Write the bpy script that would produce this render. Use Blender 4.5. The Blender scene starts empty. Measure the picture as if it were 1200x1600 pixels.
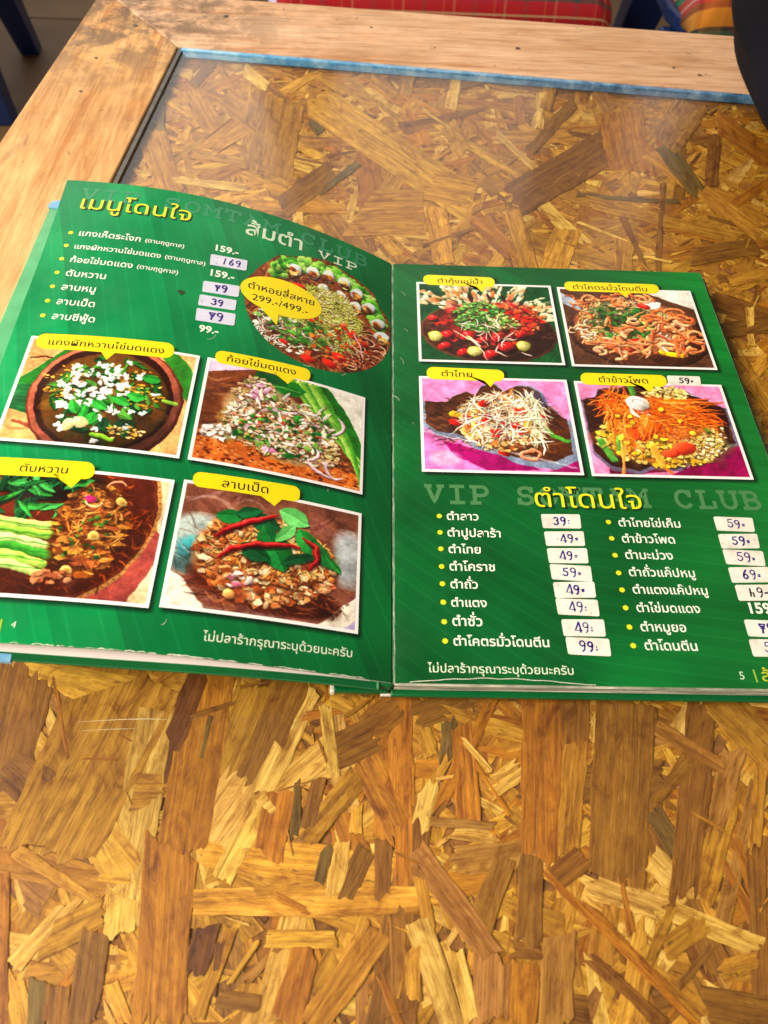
import bpy, bmesh, math, random
import numpy as np
from mathutils import Vector, Matrix
C = bpy.data.collections.new('menu_on_table')
bpy.context.scene.collection.children.link(C)
SC = bpy.context.scene

# ------------------------------------------------------------ camera, light, exposure
cam = bpy.data.objects.new('camera', bpy.data.cameras.new('camera'))
C.objects.link(cam); SC.camera = cam
cam.location = (-.0136, -.1310, .3314)
cam.rotation_euler = (.6086, -.0326, .0037)
cam.data.sensor_fit = 'HORIZONTAL'; cam.data.sensor_width = 36
cam.data.lens = 1182.34/1200*36
cam.data.clip_start = .01; cam.data.clip_end = 60
cam.data.dof.use_dof = True; cam.data.dof.focus_distance = .42; cam.data.dof.aperture_fstop = 18
SC.view_settings.view_transform = 'Standard'; SC.view_settings.look = 'None'
SC.view_settings.exposure = 0; SC.view_settings.gamma = 1
w = bpy.data.worlds.new('World'); SC.world = w; w.use_nodes = True
w.node_tree.nodes['Background'].inputs[0].default_value = (.68, .59, .48, 1)
w.node_tree.nodes['Background'].inputs[1].default_value = .36

def area(name, loc, target, sx, sy, power, col):
    l = bpy.data.lights.new(name, 'AREA'); l.shape = 'RECTANGLE'; l.size = sx; l.size_y = sy
    l.energy = power; l.color = col
    o = bpy.data.objects.new(name, l); C.objects.link(o); o.location = loc
    o.rotation_euler = (Vector(target)-Vector(loc)).to_track_quat('-Z', 'Y').to_euler()
    return o
# window light, split into unseen panes to streak the glass; warm lamps left
area('window_light', (-1.9, 3.4, 1.75), (-.2, .4, 0), 2.9, 2.0, 32, (1.0, .97, .92))
area('window_light', (.28, 3.5, 1.70), (0, .4, 0), 1.0, 2.0, 6.5, (1.0, .95, .88))
area('window_light', (1.28, 3.4, 1.65), (.1, .4, 0), .22, 1.9, 1.3, (1.0, .86, .84))
area('unseen_warm_lamp', (-1.60, 1.45, 1.25), (.1, .45, 0), .5, .5, 34, (1.0, .88, .66))  # added lamp, out of view, brightens the far half of the board
area('unseen_warm_lamp', (-.98, -.34, .95), (-.12, -.05, 0), .6, .6, 33, (1.0, .90, .72))  # unseen lamp set close on the left so the near left is brighter

# ------------------------------------------------------------ helpers
def srgb(c):
    return tuple((x/12.92 if x <= .04045 else ((x+.055)/1.055)**2.4) for x in (v/255 for v in c))
def link(o, parent=None):
    C.objects.link(o)
    if parent is not None: o.parent = parent
    return o
def mesh_obj(name, verts, faces, mats, parent=None, smooth=False, midx=None):
    me = bpy.data.meshes.new(name)
    me.from_pydata([tuple(v) for v in verts], [], [tuple(f) for f in faces])
    for m in (mats if isinstance(mats, (list, tuple)) else [mats]): me.materials.append(m)
    if midx is not None: me.polygons.foreach_set('material_index', midx)
    if smooth: me.polygons.foreach_set('use_smooth', [True]*len(me.polygons))
    me.update()
    return link(bpy.data.objects.new(name, me), parent)
def thing(name, label, cat, loc=(0, 0, 0), group=None):
    o = bpy.data.objects.new(name, None); C.objects.link(o); o.location = loc
    o.empty_display_size = .05
    o['label'] = label; o['category'] = cat
    if group: o['group'] = group
    return o
def tag(o, label, cat, group=None):
    o['label'] = label; o['category'] = cat
    if group: o['group'] = group
    return o
def bevel(o, wd, seg=2):
    m = o.modifiers.new('bevel', 'BEVEL'); m.width = wd; m.segments = seg; m.limit_method = 'ANGLE'
    m.angle_limit = math.radians(40)
    return o
def prism(pts, z0, z1):
    n = len(pts)
    v = [(x, y, z0) for x, y in pts]+[(x, y, z1) for x, y in pts]
    f = [tuple(range(n))[::-1], tuple(range(n, 2*n))]
    f += [(i, (i+1) % n, n+(i+1) % n, n+i) for i in range(n)]
    return v, f
class NT:
    """tiny node-tree helper"""
    def __init__(s, name):
        s.m = bpy.data.materials.new(name); s.m.use_nodes = True
        s.t = s.m.node_tree; s.b = s.t.nodes['Principled BSDF']; s.out = s.t.nodes['Material Output']
    def n(s, typ, **kw):
        x = s.t.nodes.new(typ)
        for k, v in kw.items():
            if k.startswith('_'): x.inputs[k[1:]].default_value = v
            else: setattr(x, k, v)
        return x
    def l(s, a, b): s.t.links.new(a, b)
    def coords(s, kind='Object', scale=(1, 1, 1), rot=(0, 0, 0), loc=(0, 0, 0)):
        tc = s.n('ShaderNodeTexCoord'); mp = s.n('ShaderNodeMapping')
        mp.inputs['Scale'].default_value = scale; mp.inputs['Rotation'].default_value = rot
        mp.inputs['Location'].default_value = loc
        s.l(tc.outputs[kind], mp.inputs[0]); return mp.outputs[0]
    def noise(s, vec, scale=5, detail=4, rough=.55, dist=0):
        x = s.n('ShaderNodeTexNoise'); x.inputs['Scale'].default_value = scale
        x.inputs['Detail'].default_value = detail; x.inputs['Roughness'].default_value = rough
        x.inputs['Distortion'].default_value = dist
        s.l(vec, x.inputs['Vector']); return x.outputs['Fac']
    def ramp(s, fac, stops):
        x = s.n('ShaderNodeValToRGB'); e = x.color_ramp.elements
        while len(e) < len(stops): e.new(.5)
        for i, (p, c) in enumerate(stops):
            e[i].position = p; e[i].color = (*c, 1) if len(c) == 3 else c
        s.l(fac, x.inputs[0]); return x.outputs[0]
    def mix(s, fac, a, b, mode='MIX'):
        x = s.n('ShaderNodeMix', data_type='RGBA', blend_type=mode)
        if isinstance(fac, (int, float)): x.inputs[0].default_value = fac
        else: s.l(fac, x.inputs[0])
        for k, v in ((6, a), (7, b)):
            if isinstance(v, tuple): x.inputs[k].default_value = (*v, 1) if len(v) == 3 else v
            else: s.l(v, x.inputs[k])
        return x.outputs[2]
    def math(s, op, a, b=0.):
        x = s.n('ShaderNodeMath', operation=op)
        for k, v in ((0, a), (1, b)):
            if isinstance(v, (int, float)): x.inputs[k].default_value = v
            else: s.l(v, x.inputs[k])
        return x.outputs[0]
    def bump(s, h, st=.3, dist=.001):
        x = s.n('ShaderNodeBump'); x.inputs['Strength'].default_value = st; x.inputs['Distance'].default_value = dist
        s.l(h, x.inputs['Height']); s.l(x.outputs[0], s.b.inputs['Normal'])
    def set(s, **kw):
        for k, v in kw.items():
            k = k.replace('_', ' ')
            if isinstance(v, bpy.types.NodeSocket): s.l(v, s.b.inputs[k])
            else: s.b.inputs[k].default_value = (*v, 1) if isinstance(v, tuple) and len(v) == 3 else v
        return s
G = (0, 0, 0); W1 = (1, 1, 1)

def mat_plain(name, c, rough=.5, var=.12, scale=60, bump=0, **kw):
    t = NT(name); v = t.coords('Object')
    n = t.noise(v, scale, 5)
    c = srgb(c)
    col = t.ramp(n, [(.3, tuple(x*(1-var) for x in c)), (.7, tuple(min(1, x*(1+var)) for x in c))])
    t.set(Base_Color=col, Roughness=rough, **kw)
    if bump: t.bump(n, bump, .0006)
    return t.m

# strands: colour of each strand comes with the mesh, grain runs along its own U
def mat_strand(name):
    t = NT(name)
    at = t.n('ShaderNodeAttribute', attribute_name='Col').outputs['Color']
    uv = t.coords('UV', (1, 1, 1)); ob = t.coords('Object')
    def uvs(a, b):
        mp = t.n('ShaderNodeMapping'); mp.inputs['Scale'].default_value = (a, b, 1); t.l(uv, mp.inputs[0]); return mp.outputs[0]
    g1 = t.noise(uvs(14, 300), 1, 8, .72, .7)        # broad growth-ring streaks
    g2 = t.noise(uvs(70, 1100), 1, 4, .65, .2)       # fibres
    g3 = t.noise(uvs(160, 900), 1, 3, .6, .3)        # short pores
    bl = t.noise(uvs(50, 95), 1, 7, .7, 1.5)         # resin mottling
    wl = t.noise(ob, 7, 4, .6)                        # board-wide colour drift
    c = t.mix(1., at, t.ramp(g1, [(.30, (.40, .30, .16)), (.45, (.80, .73, .58)), (.56, (1.04, 1.02, .96)), (.72, (1.26, 1.25, 1.2))]), 'MULTIPLY')
    c = t.mix(1., c, t.ramp(g2, [(.30, (.66, .56, .42)), (.48, (.98, .96, .92)), (.70, (1.16, 1.16, 1.14))]), 'MULTIPLY')
    c = t.mix(1., c, t.ramp(bl, [(.34, (.50, .36, .18)), (.44, (.84, .76, .60)), (.55, (1.04, 1.03, 1.)), (.70, (1.2, 1.24, 1.34))]), 'MULTIPLY')
    c = t.mix(1., c, t.ramp(wl, [(.35, (.82, .78, .72)), (.62, (1.08, 1.06, 1.02))]), 'MULTIPLY')
    po = t.ramp(g3, [(.30, (1, 1, 1)), (.37, (0, 0, 0))])
    c = t.mix(t.math('MULTIPLY', po, .8), c, (.10, .045, .012))
    t.set(Base_Color=c, Roughness=.55, Specular_IOR_Level=.35)
    t.bump(g1, .8, .0006)
    return t.m
M_strand = mat_strand('osb_strand_wood')

def mat_rail(name, axis, base, hi, lo, corner=True):
    t = NT(name)
    co = t.coords('Object')
    def sc(k, x, y):
        mp = t.n('ShaderNodeMapping'); mp.inputs['Scale'].default_value = (x*k, y*k, k*2); t.l(co, mp.inputs[0]); return mp.outputs[0]
    a = (1, 14) if axis == 'x' else (14, 1)
    g = t.noise(sc(6, *a), 1, 7, .62, .9)
    g2 = t.noise(sc(26, *a), 1, 5, .6)
    b = t.noise(sc(5, 1, 1) if False else sc(7, 1, 1.4), 1, 6, .6, .6)
    c = t.ramp(g, [(.34, srgb(lo)), (.46, srgb(base)), (.58, srgb(hi)), (.70, srgb(base))])
    c = t.mix(1., c, t.ramp(g2, [(.36, (.82, .75, .68)), (.5, (1.0, .99, .98)), (.64, (1.08, 1.08, 1.08))]), 'MULTIPLY')
    c = t.mix(1., c, t.ramp(b, [(.3, (.86, .80, .72)), (.6, (1.05, 1.05, 1.07))]), 'MULTIPLY')
    # grey-black grime: sparse patches, dense round the worn corner
    nn = t.noise(sc(30, 1, 1), 1, 9, .74, .35)
    dist = t.n('ShaderNodeVectorMath', operation='DISTANCE'); t.l(co, dist.inputs[0])
    dist.inputs[1].default_value = (-.2500, .685, .004)
    fall = t.ramp(t.math('MULTIPLY', dist.outputs['Value'], 1.), [(.0, (1, 1, 1)), (.07, (.95, .95, .95)), (.17, (.25, .25, .25)), (.5, (0, 0, 0))])
    msk = t.math('MULTIPLY', t.ramp(nn, [(.42, G), (.56, W1)]), fall)
    pt = t.noise(sc(10, *((1, 3) if axis == 'x' else (3, 1))), 1, 8, .72, 1.6)
    sp = t.ramp(pt, [(.57, G), (.66, (.5, .5, .5))])
    msk = t.math('MAXIMUM', msk, sp)
    c = t.mix(t.math('MULTIPLY', msk, .82), c, srgb((98, 80, 68)))
    fl = t.noise(sc(90, 1, 1), 1, 2, .5)
    c = t.mix(t.ramp(fl, [(.72, G), (.76, (.8, .8, .8))]), c, srgb((70, 48, 35)))
    t.set(Base_Color=c, Roughness=.60, Specular_IOR_Level=.22)
    t.bump(g2, .25, .0005)
    return t.m
M_rail_far = mat_rail('pale_pine_far', 'x', (216, 172, 136), (228, 188, 156), (198, 146, 106))
M_rail_left = mat_rail('pale_pine_left', 'y', (208, 158, 100), (222, 174, 118), (186, 126, 68))

STR = """t -141 22 -97 1 -122 -77 -161 -62|b -183 14 -156 8 -154 -48 -179 -43|o -96 12 -73 9 -75 -70 -95 -68|t -71 8 -55 1 -69 -44 -84 -38
p -115 -6 -98 -8 -98 -95 -113 -93|d -95 12 -85 8 -97 -40 -106 -37|b -60 14 -38 5 -54 -45 -75 -38|o -160 11 -158 12 -140 -31 -142 -31
g -83 -8 -80 -9 -83 -43 -86 -42|b -89 -13 -91 -10 -69 -2 -68 -5|p -72 -34 -54 -45 -68 -68 -86 -58|p -33 -21 -25 -30 -52 -54 -60 -46
p -59 -45 -50 -49 -64 -80 -72 -77|p -40 5 -32 1 -51 -45 -59 -42|o -40 -13 -41 -8 -23 -5 -22 -9|y -30 -5 -28 1 -16 -4 -18 -10
p -33 -6 -27 -5 -22 -36 -28 -36|b 5 9 16 -4 -5 -22 -16 -11|b -23 -34 -30 -20 -9 -9 -2 -24|o -17 -33 -5 -27 10 -58 -1 -63
o 27 -13 37 -12 38 -56 28 -57|o 0 1 10 1 9 -84 1 -84|b 12 -16 8 -5 35 7 39 -5|y 24 -11 26 -4 62 -15 59 -22
g 23 -11 32 -11 30 -30 21 -30|t 11 -18 18 -15 22 -26 15 -29|o 46 1 51 -1 23 -51 18 -49|o 36 -30 38 -29 52 -52 50 -53
p 13 -39 21 -41 16 -58 8 -56|p 45 -46 41 -38 56 -28 61 -35|r 16 -57 16 -53 44 -55 44 -58|t -18 -33 -10 -40 -32 -67 -40 -61
y -17 -49 -12 -49 -12 -60 -17 -60|o -54 -42 -41 -44 -44 -71 -57 -68|g -42 -39 -39 -39 -38 -65 -42 -65|b -34 -37 -28 -38 -31 -59 -38 -57
b 78 2 93 2 88 -29 74 -29|t 79 -20 89 -21 77 -69 68 -68|o 61 2 80 2 70 -71 53 -71|b 96 0 125 -1 105 -78 80 -77
p 96 -2 102 -2 99 -21 92 -21|b 140 2 155 1 125 -83 112 -82|r 101 -2 106 3 151 -29 147 -34|t 146 -4 162 8 182 -22 167 -33
r 152 -20 162 -22 141 -60 133 -58|b 131 -25 137 -30 116 -49 111 -45|g 109 -52 117 -48 125 -65 117 -69|p 104 -72 113 -65 127 -81 118 -88
t 163 -31 169 -31 156 -64 151 -64|b 149 -68 157 -68 145 -120 138 -120|t 144 -41 153 -43 131 -84 122 -81|b 71 -80 65 -73 78 -65 83 -72
p 79 -84 83 -75 112 -84 107 -93|p 108 -90 113 -84 146 -98 141 -104|o 93 -77 96 -76 97 -97 93 -97|t 112 -86 116 -87 103 -106 99 -105
t 110 -105 106 -99 125 -88 128 -95|b 125 -100 127 -102 111 -115 109 -113|t 129 -110 129 -105 143 -102 143 -108|b 116 -126 121 -114 146 -118 140 -130
r 60 -97 73 -97 68 -127 55 -127|o 46 -106 57 -107 54 -127 43 -127|b 54 -68 63 -68 58 -100 49 -99|b 46 -105 47 -99 59 -100 58 -105
o 80 -91 83 -88 107 -113 104 -115|o 62 -75 64 -73 116 -126 114 -128|b 76 -107 80 -104 104 -125 100 -128|y -154 -71 -152 -66 -115 -85 -117 -88
t -131 -106 -140 -97 -117 -85 -109 -95|p -140 -111 -146 -107 -129 -86 -123 -89|b -120 -96 -109 -98 -107 -128 -118 -127|y -108 -115 -103 -113 -94 -127 -99 -128
p -113 -84 -101 -85 -100 -98 -111 -98|y -78 -91 -80 -82 12 -80 12 -89|o -102 -65 -79 -67 -75 -128 -95 -127|d -76 -94 -67 -96 -70 -112 -78 -110
d -68 -101 -64 -101 -65 -119 -69 -119|t -65 -95 -60 -96 -68 -126 -74 -124|y -53 -100 -51 -101 -61 -116 -63 -115|b -65 -121 -65 -116 -49 -118 -49 -124
o -157 -77 -153 -77 -139 -128 -143 -128|g -136 -113 -129 -113 -126 -128 -133 -128|b -130 -115 -120 -115 -118 -128 -128 -127|t -54 -85 -55 -81 -26 -78 -25 -82
y -49 -102 -49 -96 -21 -96 -21 -102|o -39 -102 -28 -105 -33 -128 -44 -126|b -7 -63 1 -63 0 -84 -8 -84|b -14 -65 -6 -68 -14 -86 -22 -83
p -23 -63 -17 -64 -20 -85 -26 -84|g -29 -67 -24 -68 -26 -80 -31 -79|b -1 -91 6 -90 7 -119 0 -119|t -10 -93 0 -99 -24 -130 -34 -125
t 9 -78 14 -77 18 -97 13 -98|r 6 -70 15 -64 44 -101 36 -107|p 5 -94 15 -91 27 -126 18 -128|o -7 -109 -4 -108 5 -127 2 -128
b 43 -68 52 -70 39 -98 30 -96|r 32 -102 47 -103 44 -127 29 -127|p 21 -104 28 -102 34 -124 27 -125|t 5 -102 12 -102 12 -119 5 -119
t -122 552 -73 538 -77 418 -121 430|t -149 525 -140 558 -106 515 -116 484|t -207 474 -187 488 -155 394 -174 382|g -199 518 -192 519 -183 465 -189 465
t -180 538 -166 559 -137 494 -150 475|p -134 582 -129 599 -105 565 -111 550|t -23 348 -25 404 26 409 25 352|t -105 376 -106 389 -33 388 -33 375
b -51 443 -40 419 -76 369 -87 391|g -70 501 -65 511 -54 491 -60 482|t -99 548 -88 521 -139 448 -150 472|y -71 514 -56 564 70 409 53 372
p -209 587 -209 602 -177 583 -177 568|b -167 603 -159 593 -170 551 -178 561|t -20 576 -14 594 9 560 3 544|r 12 601 24 597 18 551 7 554
g -27 448 -23 439 -52 398 -56 406|t -202 385 -195 403 -176 379 -183 362|t -158 443 -159 456 -116 445 -116 432|p -167 408 -168 418 -113 408 -112 398
t 25 397 31 438 68 428 61 387|o 178 528 223 548 215 453 174 436|b 175 502 182 455 101 380 92 421|r 262 575 281 544 239 472 221 498
b 161 558 167 545 118 463 112 474|p 132 567 141 566 130 504 121 505|t 147 606 158 600 140 534 130 539|g 221 476 237 493 251 422 236 407
t 209 462 222 483 284 378 272 360|t 151 392 156 408 264 368 257 353|g 144 406 146 412 226 407 225 401|o 277 513 295 542 327 477 309 451
b 272 501 283 500 260 426 250 427|y 124 370 142 359 122 309 106 319|t 167 359 181 359 172 314 159 314|p 141 372 142 375 176 353 175 350
b 215 431 220 430 192 315 188 315|b 174 381 179 385 185 316 181 314|y 26 384 43 389 46 322 31 317|b 23 336 22 340 61 363 61 359
b 217 325 220 346 274 361 270 340|p 88 492 91 499 120 447 116 441|p 28 527 30 532 54 502 52 497|t 43 499 56 515 68 472 55 457
p 56 589 65 587 57 530 48 532|b 88 610 89 580 48 558 45 586|o 111 559 119 560 115 511 107 510|r 180 568 193 584 201 545 188 530
t 239 303 241 315 277 329 275 316|b 217 278 226 298 263 279 254 260|b 217 248 218 263 259 274 256 259|t 218 227 230 236 240 191 229 183
p 243 282 250 283 241 244 235 243|p 226 290 234 286 224 263 216 267|y 224 205 220 212 243 236 247 228|o 58 368 68 383 93 338 83 324
t 87 382 99 388 105 316 94 310"""
# ------------------------------------------------------------ the table
table = thing('wooden_table', 'pale wooden table with glass over a strand board top, under the open menu', 'table')
IN = [(-.2223, .2200-.045*0), ]
inner = [(-.1943, .6127), (.3950, .5560), (.3250, -.3000), (-.2560, -.2600)]      # glass opening
outer = [(-.2870, .7270), (.4900, .6640), (.4200, -.4000), (-.3600, -.3560)]
ZT = .0015
def rail(i, mat):
    a, b, c, d = outer[i], outer[(i+1) % 4], inner[(i+1) % 4], inner[i]
    # leave a hairline at the mitres
    def sh(p, q, k=.0004):
        dx, dy = q[0]-p[0], q[1]-p[1]; L_ = math.hypot(dx, dy); return (p[0]+dx/L_*k, p[1]+dy/L_*k)
    pts = [sh(a, b), sh(b, a), sh(c, d), sh(d, c)]
    v, f = prism(pts[::-1], -.034, ZT)
    o = mesh_obj('frame_rail', v, f, mat, table)
    return bevel(o, .0016, 3)
rail(0, M_rail_far); rail(3, M_rail_left); rail(1, M_rail_left); rail(2, M_rail_far)
M_dark = mat_plain('dark_gap', (40, 36, 34), .8)
M_nail = mat_plain('nail_steel', (60, 50, 46), .5)
def disc(name, x, y, z, r, mat, parent, h=.0003, n=14, ry=None):
    pts = [(x+r*math.cos(i*2*math.pi/n), y+(ry or r)*math.sin(i*2*math.pi/n)) for i in range(n)]
    v, f = prism(pts, z-h, z+h); return mesh_obj(name, v, f, mat, parent)
for x, y, r in ((-.2395, .6500, .0022), (-.158, .6765, .0024), (.1200, .6330, .0022), (-.262, .585, .0014), (.262, .606, .0013), (-.262, .5260, .0014), (-.0180, .6650, .0012)):
    disc('nail_head', x, y, ZT+.0001, r, M_nail, table)
osb = mesh_obj('strand_board', *prism([(x, y) for x, y in inner[::-1]], -.020, -.0067),
               mat_plain('board_core', (132, 84, 34), .9, .5, 240), table)
def lerp(a, b, t): return tuple(a[i]+(b[i]-a[i])*t for i in range(len(a)))
# dark rebate on the left; far glass edge strip, blue reflection painted in
def strip(name, a, b, inward, z0, z1, mat, k0=.0002):
    dx, dy = b[0]-a[0], b[1]-a[1]; L_ = math.hypot(dx, dy); nx, ny = dy/L_, -dx/L_
    e = [(a[0]+nx*k0+dx/L_*.004, a[1]+ny*k0+dy/L_*.004), (b[0]+nx*k0, b[1]+ny*k0),
         (b[0]+nx*inward, b[1]+ny*inward), (a[0]+nx*inward+dx/L_*.004, a[1]+ny*inward+dy/L_*.004)]
    v, f = prism(e[::-1], z0, z1); return mesh_obj(name, v, f, mat, table)
t = NT('painted_edge_reflection'); v_ = t.coords('Object', (1, 1, 1)); _n = t.n
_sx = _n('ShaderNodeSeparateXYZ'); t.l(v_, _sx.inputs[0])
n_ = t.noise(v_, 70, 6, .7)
t.set(Base_Color=t.mix(t.ramp(t.math('ADD', _sx.outputs[0], .25), [(.10, G), (.46, W1)]), t.ramp(n_, [(.30, srgb((52, 140, 215))), (.45, srgb((84, 166, 222))), (.7, srgb((170, 214, 240)))]), t.ramp(n_, [(.30, srgb((34, 66, 100))), (.5, srgb((86, 132, 178))), (.68, srgb((150, 185, 215)))])), Roughness=.25)  # glass edge reflection as colour: bright blue at left, duller to the right
strip('glass_edge_strip', inner[0], inner[1], .0052, -.0050, .0008, t.m)
strip('glass_edge_strip', inner[3], inner[0], .0045, -.0050, .0002, mat_plain('grey_edge_gap', (86, 84, 82), .6, .3, 120), .0012)

rnd = random.Random(11)
def strand_geo(q, z, th, seed, tilt=(0, 0), rim=True):
    """plate with fibrous sides and ragged ends from the four corners A0 A1 (one end) B1 B0 (other end)"""
    r = random.Random(seed)
    A0, A1, B1, B0 = [Vector((x, y)) for x, y in q]
    L_ = max(1e-4, ((B0+B1)-(A0+A1)).length/2); Wd = max(2e-4, ((A1-A0).length+(B1-B0).length)/2)
    ou, ov = r.uniform(0, 50), r.uniform(0, 50); ab = []
    def P(a, b):
        p0 = A0.lerp(A1, b); p1 = B0.lerp(B1, b); return p0.lerp(p1, a)
    n = max(3, min(16, int(L_/.0055))) if rim else 3; m = max(3, min(18, int(Wd/.0011))) if rim else 3
    sl0, sl1 = r.uniform(-.5, .5)*Wd/L_, r.uniform(-.5, .5)*Wd/L_
    w0 = [0]; w1 = [0]
    for i in range(n): w0.append(w0[-1]*.8+r.gauss(0, .00045)/Wd*min(1, Wd/.008)); w1.append(w1[-1]*.8+r.gauss(0, .00045)/Wd*min(1, Wd/.008))
    ragged0, ragged1 = r.choice((.0003, .0004, .0008, .0018)), r.choice((.0003, .0004, .0008, .0018))
    def ends(k):
        e = []; v = 0
        for j in range(m+1):
            v = v*.45+r.gauss(0, k/L_)
            if r.random() < .12: v += r.choice((-1, 1))*2.2*k/L_
            e.append(max(-.25, min(.25, v)))
        return e
    e0, e1 = ends(ragged0), ends(ragged1)
    for i in range(n+1): a = i/n; ab.append((a*(1+sl1*-.5+e1[0]-(sl0*-.5+e0[0]))+(sl0*-.5+e0[0]), w0[i]))
    for j in range(1, m): b = j/m; ab.append((1+sl1*(b-.5)+e1[j], b))
    for i in range(n, -1, -1): a = i/n; ab.append((a*(1+sl1*.5+e1[m]-(sl0*.5+e0[m]))+(sl0*.5+e0[m]), 1+w1[i]))
    for j in range(m-1, 0, -1): b = j/m; ab.append((sl0*(b-.5)+e0[j], b))
    N = len(ab); c = (A0+A1+B0+B1)/4
    hz = lambda p_: z+(p_.x-c.x)*tilt[0]+(p_.y-c.y)*tilt[1]
    out = [P(*k) for k in ab]; uvo = [(ou+a*L_, ov+b*Wd) for a, b in ab]
    ar = sum(out[i].x*out[(i+1) % N].y-out[(i+1) % N].x*out[i].y for i in range(N))
    if rim:
        ra, rb = min(.2, .0007/L_), min(.28, .00055/Wd)
        ib = [(.5+(a-.5)*(1-2*ra), .5+(b-.5)*(1-2*rb)) for a, b in ab]; inn = [P(*k) for k in ib]
        vs = [(p_.x, p_.y, hz(p_)) for p_ in inn]+[(p_.x, p_.y, hz(p_)-.00009) for p_ in out]+[(p_.x, p_.y, hz(p_)-th) for p_ in out]
        uv = [(ou+a*L_, ov+b*Wd) for a, b in ib]+uvo+uvo
        fs = [tuple(range(N))]+[(i+k, N+i+k, N+(i+1) % N+k, (i+1) % N+k) for k in (0, N) for i in range(N)]
    else:
        vs = [(p_.x, p_.y, hz(p_)) for p_ in out]+[(p_.x, p_.y, hz(p_)-th) for p_ in out]; uv = uvo+uvo
        fs = [tuple(range(N))]+[(i, N+i, N+(i+1) % N, (i+1) % N) for i in range(N)]
    if ar < 0: fs = [f[::-1] for f in fs]
    return vs, fs, uv
PAL = dict(t=(188,138,46), p=(224,184,98), o=(178,118,28), b=(144,98,32), d=(112,68,22), g=(118,94,44), r=(170,122,58), y=(214,164,60))
def strands_mesh(name, items, parent):
    V, F, U, K = [], [], [], []
    for vs, fs, uv, col in items:
        o = len(V); V += vs; F += [tuple(i+o for i in f) for f in fs]; U += uv; K += [col]*len(vs)
    ob = mesh_obj(name, V, F, M_strand, parent)
    me = ob.data
    li = np.empty(len(me.loops), np.int32); me.loops.foreach_get('vertex_index', li)
    me.uv_layers.new(name='UVMap').data.foreach_set('uv', np.array(U, np.float32)[li].ravel())
    ca = me.color_attributes.new('Col', 'FLOAT_COLOR', 'POINT')
    ca.data.foreach_set('color', np.c_[np.array(K, np.float32), np.ones(len(K), np.float32)].ravel())
    return ob
def tone(k, r):
    c = np.array(srgb(PAL[k])); c = c*r.uniform(.88, 1.12); return tuple(np.clip(c*np.array([1, r.uniform(.94, 1.06), r.uniform(.85, 1.15)]), 0, 1))
def inside(x, y, mg=.0):
    s = True
    for i in range(4):
        a, b = inner[i], inner[(i+1) % 4]
        if (b[0]-a[0])*(y-a[1])-(b[1]-a[1])*(x-a[0]) > -mg*math.hypot(b[0]-a[0], b[1]-a[1]): s = False
    return s
def rq(r, x, y, L_, Wd, ang):
    d = Vector((math.cos(ang), math.sin(ang)))*L_/2; n = Vector((-d.y, d.x)).normalized()*Wd/2; c = Vector((x, y))
    tp = r.uniform(.5, 1) if r.random() < .6 else r.uniform(.08, .4)
    return [c-d+n, c-d-n, c+d-n*tp, c+d+n*tp]
def fits(q): return all(inside(p_[0], p_[1], .0045) for p_ in q)
# fine chips: past counting, one part
r = random.Random(5); items = []
while len(items) < 8000:
    x, y = r.uniform(-.27, .40), r.uniform(-.31, .61)
    if y < .0 and r.random() < .0: continue
    L_ = r.choice((.012, .02, .03, .045))*r.uniform(.7, 1.3); Wd = L_*r.uniform(.1, .5)
    q = rq(r, x, y, L_, min(Wd, .012), r.uniform(0, math.pi))
    if not fits(q): continue
    z = -.0065+.5e-3*len(items)/8000
    g = strand_geo([tuple(p_) for p_ in q], z, .0003, r.randint(0, 10**6), (r.uniform(-.005, .005), r.uniform(-.005, .005)), False)
    items.append((*g, tone(r.choice('tttpootboyytrtp'), r)))
strands_mesh('strand', items, osb)['kind'] = 'stuff'
# larger random strands
sid = 0
def one_strand(q, z, col, r, th=.00026):
    global sid; sid += 1
    g = strand_geo(q, z, th, sid*7+1, (r.uniform(-.003, .003), r.uniform(-.003, .003)))
    strands_mesh('strand', [(*g, col)], osb)
MAN = []
for s in STR.replace('\n', '|').split('|'):
    a = s.split()
    if a: v = [float(x)/1000 for x in a[1:]]; MAN.append((a[0], [(v[i], v[i+1]) for i in (0, 2, 4, 6)]))
nr = 0; NR = 140
while nr < NR:
    # most of them on the far part of the board, some to fill near the camera
    x, y = r.uniform(-.21, .36), (r.uniform(.27, .60) if nr < 95 else r.uniform(-.16, .05))
    L_ = r.uniform(.04, .115); Wd = r.uniform(.006, .026)
    q = rq(r, x, y, L_, Wd, r.uniform(0, math.pi))
    if not fits(q): continue
    one_strand([tuple(p_) for p_ in q], -.00595+.18e-3*nr/NR, tone(r.choice('ttttpooybyrob'), r), r); nr += 1
for i, (k, q) in enumerate(MAN):
    one_strand(q, -.00575+.32e-3*i/len(MAN), tone(k, r), r)
# small bright slivers lying on top of the large ones
r = random.Random(21); k = 0; items = []
while k < 110:
    x, y = r.uniform(-.21, .36), r.choice((r.uniform(-.16, .03), r.uniform(.27, .6)))
    L_ = r.uniform(.004, .016); q = rq(r, x, y, L_, L_*r.uniform(.05, .2), r.uniform(0, math.pi))
    if not fits(q): continue
    g = strand_geo([tuple(p_) for p_ in q], -.00540+3e-7*k, .0003, k+999, (0, 0), False)
    items.append((*g, tone(r.choice('botpty'), r))); k += 1
strands_mesh('sliver', items, osb)['kind'] = 'stuff'

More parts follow.
